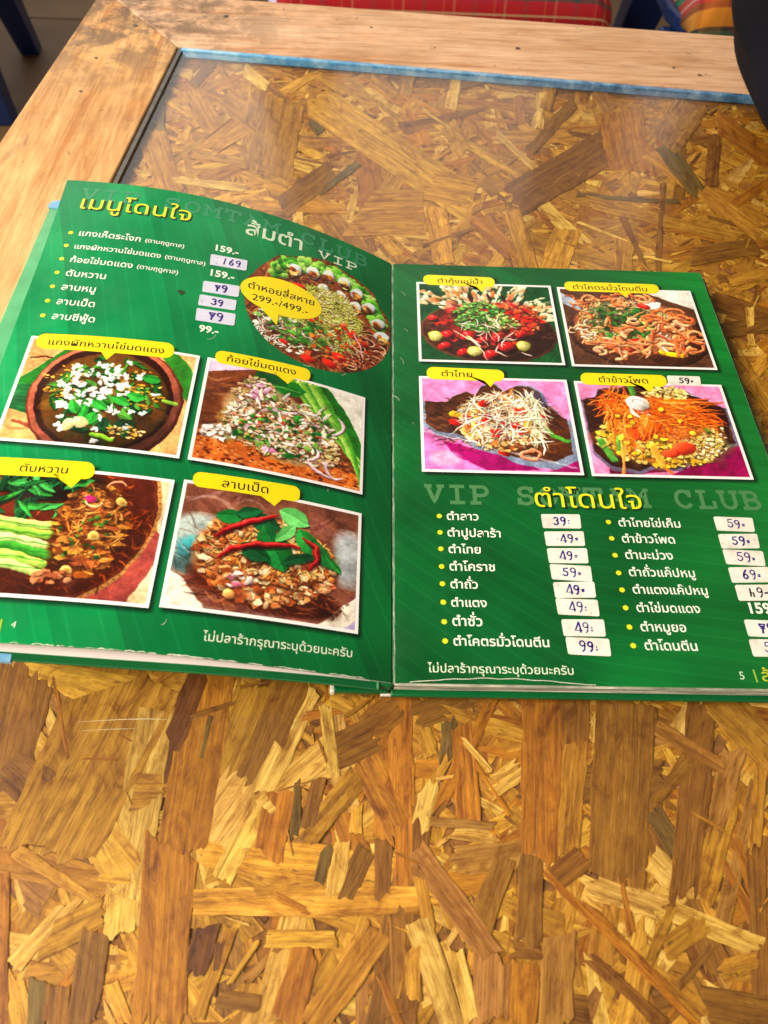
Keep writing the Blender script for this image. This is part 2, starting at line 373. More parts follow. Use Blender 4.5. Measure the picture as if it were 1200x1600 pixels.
# glass sheet
t = NT('sheet_glass'); t.t.nodes.remove(t.b)
tr = t.n('ShaderNodeBsdfTransparent'); tr.inputs[0].default_value = (.985, .99, .985, 1)
gl = t.n('ShaderNodeBsdfGlossy'); gl.inputs['Roughness'].default_value = .035
v_ = t.coords('Object')
sm = t.noise(v_, 14, 6, .65)
t.l(t.ramp(sm, [(.35, (.09, .09, .09)), (.75, (.24, .24, .24))]), gl.inputs['Roughness'])
fr = t.n('ShaderNodeFresnel'); fr.inputs[0].default_value = 1.5
mx = t.n('ShaderNodeMixShader'); gm = t.n('ShaderNodeNewGeometry'); ff = t.math('MULTIPLY', fr.outputs[0], t.math('SUBTRACT', 1., gm.outputs['Backfacing'])); t.l(ff, mx.inputs[0]); t.l(tr.outputs[0], mx.inputs[1]); t.l(gl.outputs[0], mx.inputs[2])
t.l(mx.outputs[0], t.out.inputs[0])
gi = [(inner[0][0]+.0065, inner[0][1]-.0062), (inner[1][0]-.002, inner[1][1]-.0062), (inner[2][0]-.002, inner[2][1]+.002), (inner[3][0]+.0065, inner[3][1]+.002)]
mesh_obj('glass_pane', *prism(gi[::-1], -.0046, -.0002), t.m, table)
# fine scratches in the glass
M_scr = mat_plain('scratch_white', (235, 225, 190), .4)
def ribbon_xy(name, pts, wd, z, mat, parent):
    V, F = [], []
    for i, p_ in enumerate(pts):
        a = Vector(pts[max(0, i-1)]); b = Vector(pts[min(len(pts)-1, i+1)]); d = (b-a).normalized(); n = Vector((-d.y, d.x))*wd/2
        k = .3 if i in (0, len(pts)-1) else 1
        V += [(p_[0]+n.x*k, p_[1]+n.y*k, z), (p_[0]-n.x*k, p_[1]-n.y*k, z)]
        if i: F.append((2*i-2, 2*i-1, 2*i+1, 2*i))
    return mesh_obj(name, V, F, mat, parent)
ribbon_xy('scratch', [(-.1383, -.0165), (-.122, -.0152), (-.108, -.0146), (-.098, -.0150)], .00022, .00005, M_scr, table)
ribbon_xy('scratch', [(-.1370, -.0205), (-.124, -.0196), (-.112, -.0190)], .00018, .00006, M_scr, table)
# apron and legs
M_leg = mat_rail('pine_leg', 'y', (190, 140, 90), (205, 160, 110), (160, 105, 60))
cx, cy = sum(p_[0] for p_ in outer)/4, sum(p_[1] for p_ in outer)/4
for i in range(4):
    o_ = outer[i]; x, y = o_[0]+(cx-o_[0])*.10, o_[1]+(cy-o_[1])*.10
    v, f = prism([(x-.03, y-.03), (x+.03, y-.03), (x+.03, y+.03), (x-.03, y+.03)], -.75, -.0345)
    for k in range(4): v[k] = (x+(v[k][0]-x)*.7, y+(v[k][1]-y)*.7, v[k][2])
    bevel(mesh_obj('leg', v, f, M_leg, table), .003)
for i in range(4):
    a, b = lerp(outer[i], (cx, cy), .13), lerp(outer[(i+1) % 4], (cx, cy), .13)
    a2, b2 = lerp(outer[i], (cx, cy), .175), lerp(outer[(i+1) % 4], (cx, cy), .175)
    a, b, a2, b2 = lerp(a, b, .06), lerp(a, b, .94), lerp(a2, b2, .06), lerp(a2, b2, .94)
    mesh_obj('apron', *prism([a, b, b2, a2][::-1], -.105, -.0345), M_leg, table)
# ------------------------------------------------------------ printed pictures, painted from code
class Cv:
    def __init__(s, w, h, bg, seed=0):
        s.w, s.h = w, h; s.a = np.zeros((h, w, 3)); s.a[:] = np.array(bg)/255.; s.r = random.Random(seed)
        s.np = np.random.RandomState(seed)
    def box(s, x0, y0, x1, y1):
        x0, y0, x1, y1 = max(0, int(x0)), max(0, int(y0)), min(s.w, int(x1)+2), min(s.h, int(y1)+2)
        if x1 <= x0 or y1 <= y0: return None
        Y, X = np.mgrid[y0:y1, x0:x1]; return x0, y0, x1, y1, X+.5, Y+.5
    def put(s, b, m, c, al=1.):
        x0, y0, x1, y1 = b[:4]; m = (m*al)[..., None]; s.a[y0:y1, x0:x1] = s.a[y0:y1, x0:x1]*(1-m)+c*m
    def ell(s, x, y, a, b_, t=0, c=(255, 255, 255), al=1., sh=.35, soft=1.):
        x, y, a, b_ = x*s.w, y*s.h, max(.6, a*s.w), max(.6, b_*s.w)
        R = max(a, b_)+2; b = s.box(x-R, y-R, x+R, y+R)
        if b is None: return
        X, Y = b[4]-x, b[5]-y; ct, st = math.cos(t), math.sin(t)
        u, v = (X*ct+Y*st)/a, (-X*st+Y*ct)/b_; d = np.sqrt(u*u+v*v)
        m = np.clip((1-d)*min(a, b_)/soft+.5, 0, 1)
        col = np.array(c)/255.*(1-sh*.5+sh*np.clip(-(X+1.4*Y)/(1.7*R)+.4, -1, 1))[..., None]
        s.put(b, m, np.clip(col, 0, 1), al)
    def line(s, pts, wd, c, al=1., taper=False, sh=.3):
        P = [(px*s.w, py*s.h) for px, py in pts]; wd = wd*s.w
        b = s.box(min(p[0] for p in P)-wd-1, min(p[1] for p in P)-wd-1, max(p[0] for p in P)+wd+1, max(p[1] for p in P)+wd+1)
        if b is None: return
        X, Y = b[4], b[5]; best = np.full(X.shape, 1e9); off = np.zeros(X.shape); n = len(P)-1
        for i in range(n):
            (ax, ay), (bx, by) = P[i], P[i+1]; dx, dy = bx-ax, by-ay; L2 = dx*dx+dy*dy+1e-9
            t = np.clip(((X-ax)*dx+(Y-ay)*dy)/L2, 0, 1); D = np.hypot(X-ax-t*dx, Y-ay-t*dy)
            k = 1-abs((i+t)/n*2-1)**2*.75 if taper else 1.
            D = D-wd/2*k; u = D < best; best = np.where(u, D, best); off = np.where(u, ((Y-ay-t*dy)+.6*(X-ax-t*dx))/(wd/2+.5), off)
        m = np.clip(.5-best, 0, 1)
        col = np.array(c)/255.*(1-sh*np.clip(off, -1, 1))[..., None]
        s.put(b, m, np.clip(col, 0, 1), al)
    def poly(s, pts, c, al=1., n=0.):
        P = [(px*s.w, py*s.h) for px, py in pts]
        b = s.box(min(p[0] for p in P), min(p[1] for p in P), max(p[0] for p in P), max(p[1] for p in P))
        if b is None: return
        acc = 0
        for ox, oy in ((-.25, -.25), (.25, -.25), (-.25, .25), (.25, .25)):
            X, Y = b[4]+ox, b[5]+oy; ins = np.zeros(X.shape, bool)
            for i in range(len(P)):
                (x1, y1), (x2, y2) = P[i-1], P[i]
                if y1 == y2: continue
                ins ^= ((y1 > Y) != (y2 > Y)) & (X < (x2-x1)*(Y-y1)/(y2-y1)+x1)
            acc = acc+ins/4.
        s.put(b, acc, np.array(c)/255., al)
    def leaf(s, x, y, L_, w_, t, c, al=1.):
        pts = []
        for k in range(9): a = k/8; pts.append((a-.5, math.sin(a*math.pi)**.8*.5*w_/L_))
        for k in range(7, 0, -1): a = k/8; pts.append((a-.5, -math.sin(a*math.pi)**.8*.5*w_/L_))
        ct, st = math.cos(t), math.sin(t); asp = s.w/s.h
        f = lambda p_: (x+L_*(p_[0]*ct-p_[1]*st), y+L_*(p_[0]*st+p_[1]*ct)*asp)
        s.poly([(f(p_)[0]+.006, f(p_)[1]+.012) for p_ in pts], (10, 15, 8), al*.5)
        s.poly([f(p_) for p_ in pts], c, al)
        s.poly([f(p_) for p_ in pts[:9]], tuple(min(255, v*1.22+8) for v in c), al*.8)
        s.line([f((-.5, 0)), f((.5, 0))], .003, tuple(min(255, v*1.5+25) for v in c), .6*al, sh=0)
    def sc(s, x, y, sx, sy):      # random point in a soft ellipse
        while True:
            a, b = s.r.uniform(-1, 1), s.r.uniform(-1, 1)
            if a*a+b*b < 1: return x+a*sx, y+b*sy
    def arc(s, x, y, rad, a0, a1, wd, c, sq=.8, al=1., sh=.3, taper=False):
        n = 7; asp = s.w/s.h
        P = [(x+rad*math.cos(a0+(a1-a0)*i/n), y+rad*sq*asp*math.sin(a0+(a1-a0)*i/n)) for i in range(n+1)]
        s.line([(p_[0]+.004, p_[1]+.008) for p_ in P], wd*1.1, (70, 40, 22), .4*al, taper, 0); s.line(P, wd, c, al, taper, sh)
    def bits(s, n, x, y, sx, sy, cols, r0, r1, asp=(.4, 1), shadow=.5):
        if r1 < .03:
            n = int(n*.72); r0, r1 = r0*1.3, r1*1.4
            for _ in range(14 if n > 100 else 0):         # uneven tone under the pieces
                px, py = s.sc(x, y, sx, sy); s.ell(px, py, sx*s.r.uniform(.15, .4), sy*s.r.uniform(.12, .3), s.r.uniform(0, 3), tuple(v*s.r.uniform(.45, .8) for v in s.r.choice(cols)), .35, .3, 9)
        for _ in range(n):
            px, py = s.sc(x, y, sx, sy); a = s.r.uniform(r0, r1); b = a*s.r.uniform(*asp); t = s.r.uniform(0, 3.14); c = s.r.choice(cols)
            j = s.r.uniform(.82, 1.14); c = tuple(min(255, v*j) for v in c)
            if shadow: s.ell(px+.003, py+.008, a*1.1, b*1.15, t, (60, 34, 18), shadow*.8, 0)
            if s.r.random() < .16: s.ell(px, py, a, b, t, c, 1, .55)
            else:
                k = s.r.randint(4, 8); ph = s.r.uniform(0, 6)
                P = [(px+a*math.cos(ph+i*6.283/k)*s.r.uniform(.45, 1.35), py+b*math.sin(ph+i*6.283/k)*s.r.uniform(.45, 1.35)*s.w/s.h) for i in range(k)]
                s.poly(P, c); s.poly([P[0], P[1], ((P[0][0]+P[2][0])/2, (P[0][1]+P[2][1])/2)], tuple(min(255, v*1.2+10) for v in c), .8)
    def shreds(s, n, x, y, sx, sy, cols, L_, wd, ang=None, curl=.4):
        for _ in range(n):
            px, py = s.sc(x, y, sx, sy); t = s.r.uniform(0, 3.14) if ang is None else s.r.gauss(*ang); l_ = L_*s.r.uniform(.5, 1.2); c = s.r.choice(cols); cu = s.r.uniform(-curl, curl)
            P = []
            for i in range(5):
                a = i/4-.5; tt = t+cu*a*2; P.append((px+l_*a*math.cos(tt), py+l_*a*math.sin(tt)*s.w/s.h))
            s.line([(p_[0]+.003, p_[1]+.007) for p_ in P], wd, (70, 42, 22), .4, sh=0); s.line(P, wd*s.r.uniform(.6, 1.2), c, 1, True)
    def swirl(s, cols, n=60, x=.5, y=.5, sx=.6, sy=.6, L_=.3, wd=.012, al=.5, ang=(0., .6)):
        for _ in range(n):
            px, py = s.sc(x, y, sx, sy); t = s.r.gauss(*ang); l_ = L_*s.r.uniform(.3, 1); cu = s.r.uniform(-.8, .8)
            P = [(px+l_*(i/5-.5)*math.cos(t+cu*(i/5-.5)), py+l_*(i/5-.5)*math.sin(t+cu*(i/5-.5)*2)*1.2) for i in range(6)]
            s.line(P, wd*s.r.uniform(.4, 1.6), s.r.choice(cols), al*s.r.uniform(.4, 1), True, 0)
    def fin(s, blur=2):
        a = s.a
        for _ in range(blur):
            p_ = np.pad(a, ((1, 1), (1, 1), (0, 0)), 'edge')
            a = (p_[1:-1, 1:-1]*4+p_[:-2, 1:-1]+p_[2:, 1:-1]+p_[1:-1, :-2]+p_[1:-1, 2:])/8
        def fld(cell):
            g = s.np.uniform(-1, 1, (s.h//cell+3, s.w//cell+3)); Y, X = np.mgrid[0:s.h, 0:s.w]; y, x = Y/cell, X/cell; i, j = y.astype(int), x.astype(int); fy, fx = y-i, x-j
            fy, fx = fy*fy*(3-2*fy), fx*fx*(3-2*fx); return (g[i, j]*(1-fx)+g[i, j+1]*fx)*(1-fy)+(g[i+1, j]*(1-fx)+g[i+1, j+1]*fx)*fy
        Y, X = np.mgrid[0:s.h, 0:s.w]; dx = fld(22)*3.2+fld(8)*.9+fld(3)*.5; dy = fld(22)*3.2+fld(8)*.9+fld(3)*.5     # soft organic warp
        yy, xx = np.clip(Y+dy, 0, s.h-1.01), np.clip(X+dx, 0, s.w-1.01); i, j = yy.astype(int), xx.astype(int); fy, fx = (yy-i)[..., None], (xx-j)[..., None]
        i1, j1 = np.minimum(i+1, s.h-1), np.minimum(j+1, s.w-1)
        a = (a[i, j]*(1-fx)+a[i, j1]*fx)*(1-fy)+(a[i1, j]*(1-fx)+a[i1, j1]*fx)*fy
        lum = a.mean(2, keepdims=True); n_ = (fld(4)*.045+fld(9)*.06+fld(26)*.09+fld(60)*.09)[..., None]
        a = a*(1+n_*1.2); a = lum+(a-lum)*1.12
        hot = np.clip(fld(3)*fld(5)*2.6-.75, 0, 1)[..., None]*np.clip(lum*2-.5, 0, 1); a = a+(1-a)*hot*.4            # wet highlights in the picture
        a = np.clip(a, 0, 1); a = a*a*(3-2*a)*.45+a*.55
        a = a+s.np.normal(0, .014, a.shape[:2])[..., None]
        return np.clip(a, 0, 1)
WD, HT = 470, 370
GR = [(30, 110, 40), (60, 140, 50), (20, 80, 35), (90, 150, 60)]
def f_soup():
    c = Cv(WD, HT, (226, 172, 118), 1)
    c.swirl([(190, 120, 75), (240, 200, 150), (150, 85, 50)], 50, L_=.3, al=.5, ang=(.1, .2))
    c.line([(.02, .2), (.14, .18), (.2, .22)], .012, (90, 45, 30)); c.line([(.05, .83), (.16, .88)], .02, (110, 40, 35), .7)
    c.poly([(0, .62), (.0, .42), (.26, 0), (.44, 0), (.12, .76)], (40, 120, 45)); c.poly([(0, .72), (.0, .5), (.12, .45), (.14, .78)], (30, 105, 62))
    for k in range(7): c.line([(.0, .48+k*.035), (.14, .46+k*.045)], .003, (95, 165, 100), .6)
    c.poly([(.78, 0), (.95, 0), (1, .18), (1, .5), (.9, .3)], (60, 130, 50)); c.poly([(.88, .0), (1, 0), (1, .13)], (230, 180, 125))
    c.ell(.53, .56, .45, .47, .1, (118, 58, 44), 1, .5); c.ell(.525, .55, .435, .455, .1, (172, 100, 80), 1, .5)
    c.ell(.52, .54, .40, .415, .1, (52, 22, 14), 1, .2); c.ell(.525, .555, .365, .375, .1, (92, 62, 22), 1, .3, 6)
    for _ in range(60):
        x, y = c.sc(.53, .55, .34, .42); c.ell(x, y, c.r.uniform(.02, .07), c.r.uniform(.01, .05), c.r.uniform(0, 3), c.r.choice([(45, 60, 20), (120, 80, 25), (70, 45, 15), (150, 110, 40), (40, 70, 30)]), .5, .3, 5)
    for _ in range(120):
        x, y = c.sc(.52, .52, .31, .40); c.leaf(x, y, c.r.uniform(.05, .12), c.r.uniform(.02, .05), c.r.uniform(0, 6.3), c.r.choice([(22, 72, 30), (45, 100, 38), (16, 54, 32), (70, 120, 48)]))
    c.bits(120, .72, .42, .14, .2, [(215, 165, 60), (235, 195, 100), (200, 140, 50)], .006, .014, (.4, .6)); c.bits(70, .27, .45, .14, .2, [(220, 170, 70), (235, 200, 120)], .006, .014, (.4, .6))
    c.bits(60, .68, .85, .12, .07, [(225, 175, 80), (240, 210, 150)], .007, .014, (.4, .6))
    for _ in range(110):
        x, y = c.sc(.45, .48, .22, .30) if c.r.random() < .8 else c.sc(.52, .56, .33, .40)
        for k in range(4): c.ell(x+c.r.uniform(-.016, .016), y+c.r.uniform(-.02, .02), c.r.uniform(.009, .016), c.r.uniform(.006, .012), c.r.uniform(0, 3), c.r.choice([(248, 246, 250), (225, 225, 240), (240, 232, 245)]), 1, .2)
    for x, y, t in ((.62, .56, .3), (.42, .7, 1.7), (.36, .66, 1.2), (.7, .5, .1), (.5, .62, .6), (.47, .76, 2.0), (.76, .3, .2)): c.leaf(x, y, .12, .07, t, (48, 135, 55))
    c.ell(.36, .83, .03, .05, .1, (235, 215, 160)); c.ell(.42, .8, .05, .04, .4, (235, 205, 160), .9); c.line([(.5, .9), (.62, .93)], .03, (130, 180, 60)); c.line([(.86, .5), (.93, .52)], .03, (140, 180, 70))
    return c
def f_koi():
    c = Cv(WD, HT, (112, 66, 40), 2)
    c.swirl([(150, 95, 60), (60, 32, 25), (180, 130, 95), (95, 60, 60)], 160, L_=.4, wd=.02)
    c.poly([(0, 0), (.3, 0), (.0, .12)], (215, 190, 225)); c.poly([(0, 1), (1, 1), (1, .86), (.5, .74), (0, .72)], (190, 105, 50))
    for _ in range(260):
        x, y = c.r.uniform(0, 1), c.r.uniform(.76, 1); c.ell(x, y, c.r.uniform(.004, .02), c.r.uniform(.003, .009), c.r.uniform(-.3, .6), c.r.choice([(90, 40, 20), (215, 140, 75), (60, 25, 15), (235, 170, 110)]), .75)
    c.poly([(.68, 0), (1, 0), (1, .6)], (238, 232, 222)); c.poly([(.60, 0), (.76, 0), (.92, .28), (1, .52), (1, .8), (.8, .4)], (42, 110, 40))
    for k in range(8): x = .5+k*.028; c.line([(x, .02), (x+.24, .42+.02*k), (1.02, .74+k*.036)], .032, [(140, 190, 80), (90, 155, 58), (172, 212, 112)][k % 3], sh=.8)
    c.poly([(.28, .06), (.56, .04), (.62, .12), (.56, .2), (.42, .22), (.28, .14)], (38, 120, 45)); c.poly([(.28, .0), (.46, .02), (.5, .1), (.3, .12)], (20, 85, 40))
    c.line([(.3, .13), (.58, .13)], .006, (150, 200, 120))
    pale = [(238, 222, 196), (220, 190, 150), (245, 238, 222), (205, 160, 120), (190, 175, 120), (225, 180, 150)]
    c.ell(.48, .54, .37, .24, .45, (205, 180, 140), .95, .25, 18); c.ell(.12, .72, .09, .06, 0, (200, 190, 180), .8, .2, 8)
    c.bits(1000, .47, .55, .34, .30, pale+pale+[(130, 160, 80), (60, 110, 50), (200, 100, 60)], .007, .018)
    c.bits(260, .3, .28, .13, .2, pale, .006, .017); c.bits(200, .7, .7, .18, .16, pale, .006, .016)
    c.bits(60, .12, .72, .10, .07, [(250, 248, 245), (235, 230, 230)], .006, .02); c.bits(60, .5, .6, .3, .24, [(30, 100, 45), (50, 125, 50), (25, 75, 35)], .012, .028)
    for x, y, rd, a0, a1 in ((.5, .3, .09, .3, 2.6), (.44, .5, .11, 3.5, 5.5), (.7, .55, .11, 3.3, 5.8), (.78, .4, .10, -1, 1.3), (.82, .78, .16, 1.1, 3.0), (.63, .72, .1, -1.3, 1.2), (.35, .65, .08, 3, 5), (.55, .78, .08, 3.3, 5), (.9, .84, .12, 2.2, 3.6)):
        c.arc(x, y, rd, a0, a1, .024, (240, 215, 225), taper=True); c.arc(x, y, rd+.008, a0, a1, .005, (190, 130, 165), taper=True)
    c.bits(14, .3, .26, .1, .1, [(235, 185, 215), (225, 165, 205)], .02, .034); c.ell(.43, .8, .045, .024, .1, (232, 150, 200))
    c.shreds(60, .5, .5, .35, .3, [(250, 248, 240), (240, 235, 215)], .10, .022); c.bits(90, .48, .5, .34, .28, [(250, 240, 220), (236, 214, 180), (232, 170, 150)], .010, .018); c.bits(70, .48, .52, .34, .28, [(70, 130, 55), (110, 160, 75)], .008, .016)
    c.bits(60, .5, .55, .34, .28, [(210, 60, 40), (225, 120, 60)], .004, .009)
    return c
def f_liver():
    c = Cv(WD, HT, (150, 75, 70), 3)
    c.poly([(.7, 0), (1, 0), (1, .45), (.9, .3)], (240, 215, 180)); c.poly([(.9, 1), (1, .7), (1, 1)], (235, 205, 165)); c.poly([(0, .8), (.3, 1), (0, 1)], (190, 140, 120))
    c.ell(.50, .38, .47, .58, .35, (214, 160, 100), 1, .3); c.ell(.50, .38, .45, .555, .35, (112, 52, 30), 1, .3)
    for k in range(90):
        a = k/90*6.283; x, y = .46*math.cos(a), .567*math.sin(a); ct, st = math.cos(.35), math.sin(.35); c.ell(.5+x*ct-y*st, .38+(x*st+y*ct)*WD/HT, .006, .004, a, (95, 55, 30), .8)
    c.ell(.50, .38, .43, .53, .35, (92, 38, 18), 1, .3)
    c.swirl([(170, 80, 35), (60, 22, 12), (200, 110, 55), (130, 55, 25)], 330, .56, .5, .42, .6, .09, .007, .8, (.6, 1.))
    c.ell(.38, .12, .3, .12, 0, (22, 20, 14), .8, .2, 20)
    for _ in range(70):
        x, y = c.sc(.3, .16, .28, .26); c.leaf(x, y, c.r.uniform(.08, .17), c.r.uniform(.02, .05), c.r.uniform(-.6, 2.6), c.r.choice([(25, 95, 45), (18, 70, 38), (50, 125, 55), (12, 50, 30), (70, 150, 80)]))
    for k in range(6):
        y = .44+k*.065; c.line([(.02, y-.02), (.3, y+.02), (.46-.012*(k % 3), y+.03+.01*k)], .052, [(190, 215, 120), (150, 195, 85), (205, 225, 150), (70, 140, 55), (165, 205, 95), (190, 215, 130)][k]); c.line([(.02, y-.005), (.45, y+.045)], .006, (45, 120, 45))
    cols = [(150, 85, 35), (185, 115, 50), (110, 60, 28), (205, 140, 70), (90, 45, 22), (170, 95, 60)]
    c.ell(.63, .47, .17, .30, .2, (120, 68, 30), .95, .4, 18); c.bits(380, .63, .47, .18, .38, cols+[(215, 150, 70), (225, 165, 90)], .014, .029, (.3, .8)); c.bits(90, .63, .47, .17, .36, cols+[(215, 150, 70)], .035, .06, (.25, .5))
    c.shreds(110, .65, .42, .15, .32, [(200, 130, 60), (130, 75, 35), (225, 165, 95)], .09, .010)
    c.bits(40, .62, .45, .16, .34, [(50, 95, 40), (30, 75, 35), (90, 130, 50)], .006, .014)
    for x, y in ((.66, .52), (.76, .22), (.57, .80)): c.ell(x, y, .03, .028, .3, (225, 195, 120)); c.ell(x, y, .016, .014, .3, (200, 160, 85))
    c.ell(.60, .22, .032, .02, .2, (205, 60, 130)); c.arc(.62, .24, .04, .2, 2.8, .012, (225, 185, 150)); c.arc(.72, .1, .05, 3.2, 5.8, .012, (210, 150, 120))
    c.bits(22, .5, .86, .1, .06, [(190, 130, 95), (160, 95, 65)], .012, .03)
    return c
def f_duck():
    c = Cv(WD, HT, (122, 78, 62), 4)
    c.swirl([(150, 100, 85), (85, 45, 40), (190, 160, 150), (110, 70, 75)], 160, L_=.45, wd=.022)
    c.ell(.08, .5, .16, .20, .3, (180, 205, 205), .8, .2, 25); c.ell(.1, .55, .09, .09, .3, (60, 150, 160), .8, .2, 18); c.ell(.95, .42, .1, .2, 0, (190, 205, 215), .8, .2, 25)
    c.ell(.1, .68, .12, .06, .3, (50, 80, 80), .7, .2, 12); c.swirl([(210, 220, 225), (60, 110, 120), (80, 40, 25)], 50, .08, .6, .15, .3, .2, .007, .6, (.4, .6))
    c.poly([(0, .74), (.06, .78), (.2, 1), (0, 1)], (235, 225, 210)); c.poly([(1, .74), (.8, 1), (1, 1)], (232, 220, 205)); c.poly([(.94, 1), (1, .92), (1, 1)], (190, 170, 215))
    for _ in range(18): x = c.r.uniform(0, 1); c.ell(.86+.12*x, .97-.2*x, .01, .005, 1, (90, 60, 50), .8)
    c.ell(.5, .8, .42, .13, .15, (80, 35, 22), 1, .3, 12); c.swirl([(130, 65, 40), (50, 22, 16), (185, 120, 85)], 90, .5, .84, .4, .12, .2, .01, .7, (.3, .3))
    cols = [(222, 158, 100), (190, 115, 62), (240, 195, 150), (165, 90, 50), (245, 215, 175), (205, 130, 85)]
    c.ell(.49, .55, .40, .27, 0, (176, 106, 62), .95, .5, 16)
    c.bits(900, .49, .56, .39, .32, cols+[(230, 165, 125), (190, 95, 60)], .008, .026); c.bits(420, .42, .38, .25, .2, cols, .008, .022); c.bits(110, .5, .78, .24, .14, cols, .016, .034)
    c.shreds(160, .5, .45, .36, .26, [(238, 200, 120), (225, 165, 80), (245, 225, 165)], .06, .008)
    c.bits(12, .36, .72, .08, .1, [(245, 225, 225), (190, 110, 130)], .02, .035)
    for x, y, t, L_, w_, k in ((.26, .23, -.2, .17, .10, 0), (.45, .24, .2, .2, .12, 1), (.52, .45, 1.1, .32, .19, 0), (.42, .5, .5, .2, .12, 1), (.70, .35, 1.0, .2, .12, 2), (.78, .42, .9, .26, .10, 0), (.62, .15, .4, .2, .13, 3), (.66, .5, -.4, .22, .07, 1), (.36, .17, -.4, .16, .08, 1), (.86, .5, .8, .13, .05, 2), (.58, .3, -.9, .17, .08, 3)):
        c.leaf(x, y, L_, w_, t, [(22, 98, 48), (14, 74, 42), (36, 112, 50), (92, 160, 92)][k])
    for P in ([(.20, .42), (.27, .33), (.38, .25), (.52, .16)], [(.22, .6), (.3, .5), (.42, .44), (.55, .41), (.66, .40)], [(.68, .32), (.76, .38), (.77, .48), (.72, .58)]):
        c.line([(x+.008, y+.02) for x, y in P], .034, (30, 12, 8), .5, True, 0); c.line(P, .042, (140, 18, 24), 1, True, .8); c.line([(x-.004, y-.012) for x, y in P], .006, (240, 120, 110), .8, True)
    return c
def f_prawn():
    c = Cv(WD, HT, (22, 78, 44), 5)
    for k in range(12): c.line([(.6+k*.04, 1), (.75+k*.05, .6)], .006, (50, 120, 60), .5)
    c.ell(.5, .64, .50, .31, .05, (100, 62, 38), 1, .3); c.ell(.5, .63, .485, .295, .05, (66, 36, 22), 1, .3); c.swirl([(130, 85, 50), (40, 20, 12)], 170, .5, .62, .48, .34, .14, .007, .7)
    for x, y, t in ((.12, .22, .35), (.28, .12, .9), (.42, .14, 1.4), (.56, .12, 1.7), (.7, .16, 2.2), (.84, .3, 2.6), (.9, .42, 2.85)):
        dx, dy = math.cos(t), math.sin(t)
        for k in range(44):
            q, w_ = c.r.uniform(-.15, .17), c.r.uniform(-.07, .07); c.ell(x+dx*q-dy*w_, y+(dy*q+dx*w_)*1.25, c.r.uniform(.012, .045), c.r.uniform(.008, .02), t+c.r.uniform(-.4, .4), c.r.choice([(250, 228, 195), (240, 205, 165), (255, 245, 225), (225, 165, 120)]), .9, .3)
        c.ell(x, y, .05, .018, t, (225, 120, 60), .75, .3, 3); c.line([(x-dx*.2, y-dy*.2), (x-dx*.08, y-dy*.1)], .006, (240, 215, 185)); c.line([(x-dx*.2, y-dy*.2+.04), (x-dx*.05, y-dy*.1)], .004, (235, 205, 175))
    for x in (.38, .52, .63): c.line([(x, .12), (x+.02, .25)], .03, (45, 14, 12), .9, True)
    c.ell(.52, .5, .36, .20, 0, (130, 42, 30), .95, .3, 16); c.bits(420, .56, .46, .34, .22, [(190, 42, 32), (225, 85, 55), (150, 30, 25), (235, 140, 90)], .01, .028)
    c.bits(120, .45, .6, .36, .24, [(180, 45, 35), (205, 80, 50), (120, 40, 25)], .01, .026)
    for x, y, a in ((.20, .68, .055), (.35, .69, .06), (.17, .83, .05), (.45, .75, .05), (.5, .92, .06), (.62, .82, .065), (.56, .72, .05), (.3, .9, .05), (.74, .66, .045), (.1, .47, .04), (.25, .38, .05)):
        c.ell(x+.006, y+.015, a*1.05, a*.85, 0, (25, 8, 6), .5, 0); c.ell(x, y, a, a*.75, c.r.uniform(-.5, .5), (190, 30, 32), 1, 1.); c.ell(x-.3*a, y-.5*a, a*.25, a*.12, .3, (255, 190, 180), .7, 0)
    for x, y in ((.10, .7), (.38, .88), (.74, .8)): c.ell(x, y, .055, .052, .4, (150, 150, 60)); c.ell(x, y, .048, .043, .4, (205, 195, 120)); c.line([(x-.03, y), (x+.03, y+.01)], .004, (235, 230, 180)); c.line([(x, y-.04), (x, y+.04)], .004, (235, 230, 180))
    c.ell(.35, .72, .022, .02, 0, (120, 160, 60))
    c.bits(330, .45, .44, .2, .2, [(60, 135, 55), (95, 165, 75), (140, 195, 110), (35, 95, 40)], .008, .02); c.bits(120, .62, .5, .12, .1, [(105, 150, 70), (190, 200, 130)], .006, .014)
    c.shreds(26, .5, .62, .22, .16, [(250, 235, 220), (240, 215, 200)], .14, .009)
    for P in ([(.24, .62), (.36, .74), (.42, .82), (.47, 1.)], [(.56, .8), (.53, .88), (.62, .94)], [(.72, .88), (.8, .93)]): c.line(P, .011, (245, 215, 205), 1, True)
    return c
def curls(c, n, x, y, sx, sy, cols, rad=.05, wd=.022):
    for _ in range(n):
        px, py = c.sc(x, y, sx, sy); a0 = c.r.uniform(0, 6.28); c.arc(px, py, rad*c.r.uniform(.5, 1.3), a0, a0+c.r.uniform(1.8, 4.4), wd*c.r.uniform(.6, 1.1), c.r.choice(cols), c.r.uniform(.5, .9), 1, .4)
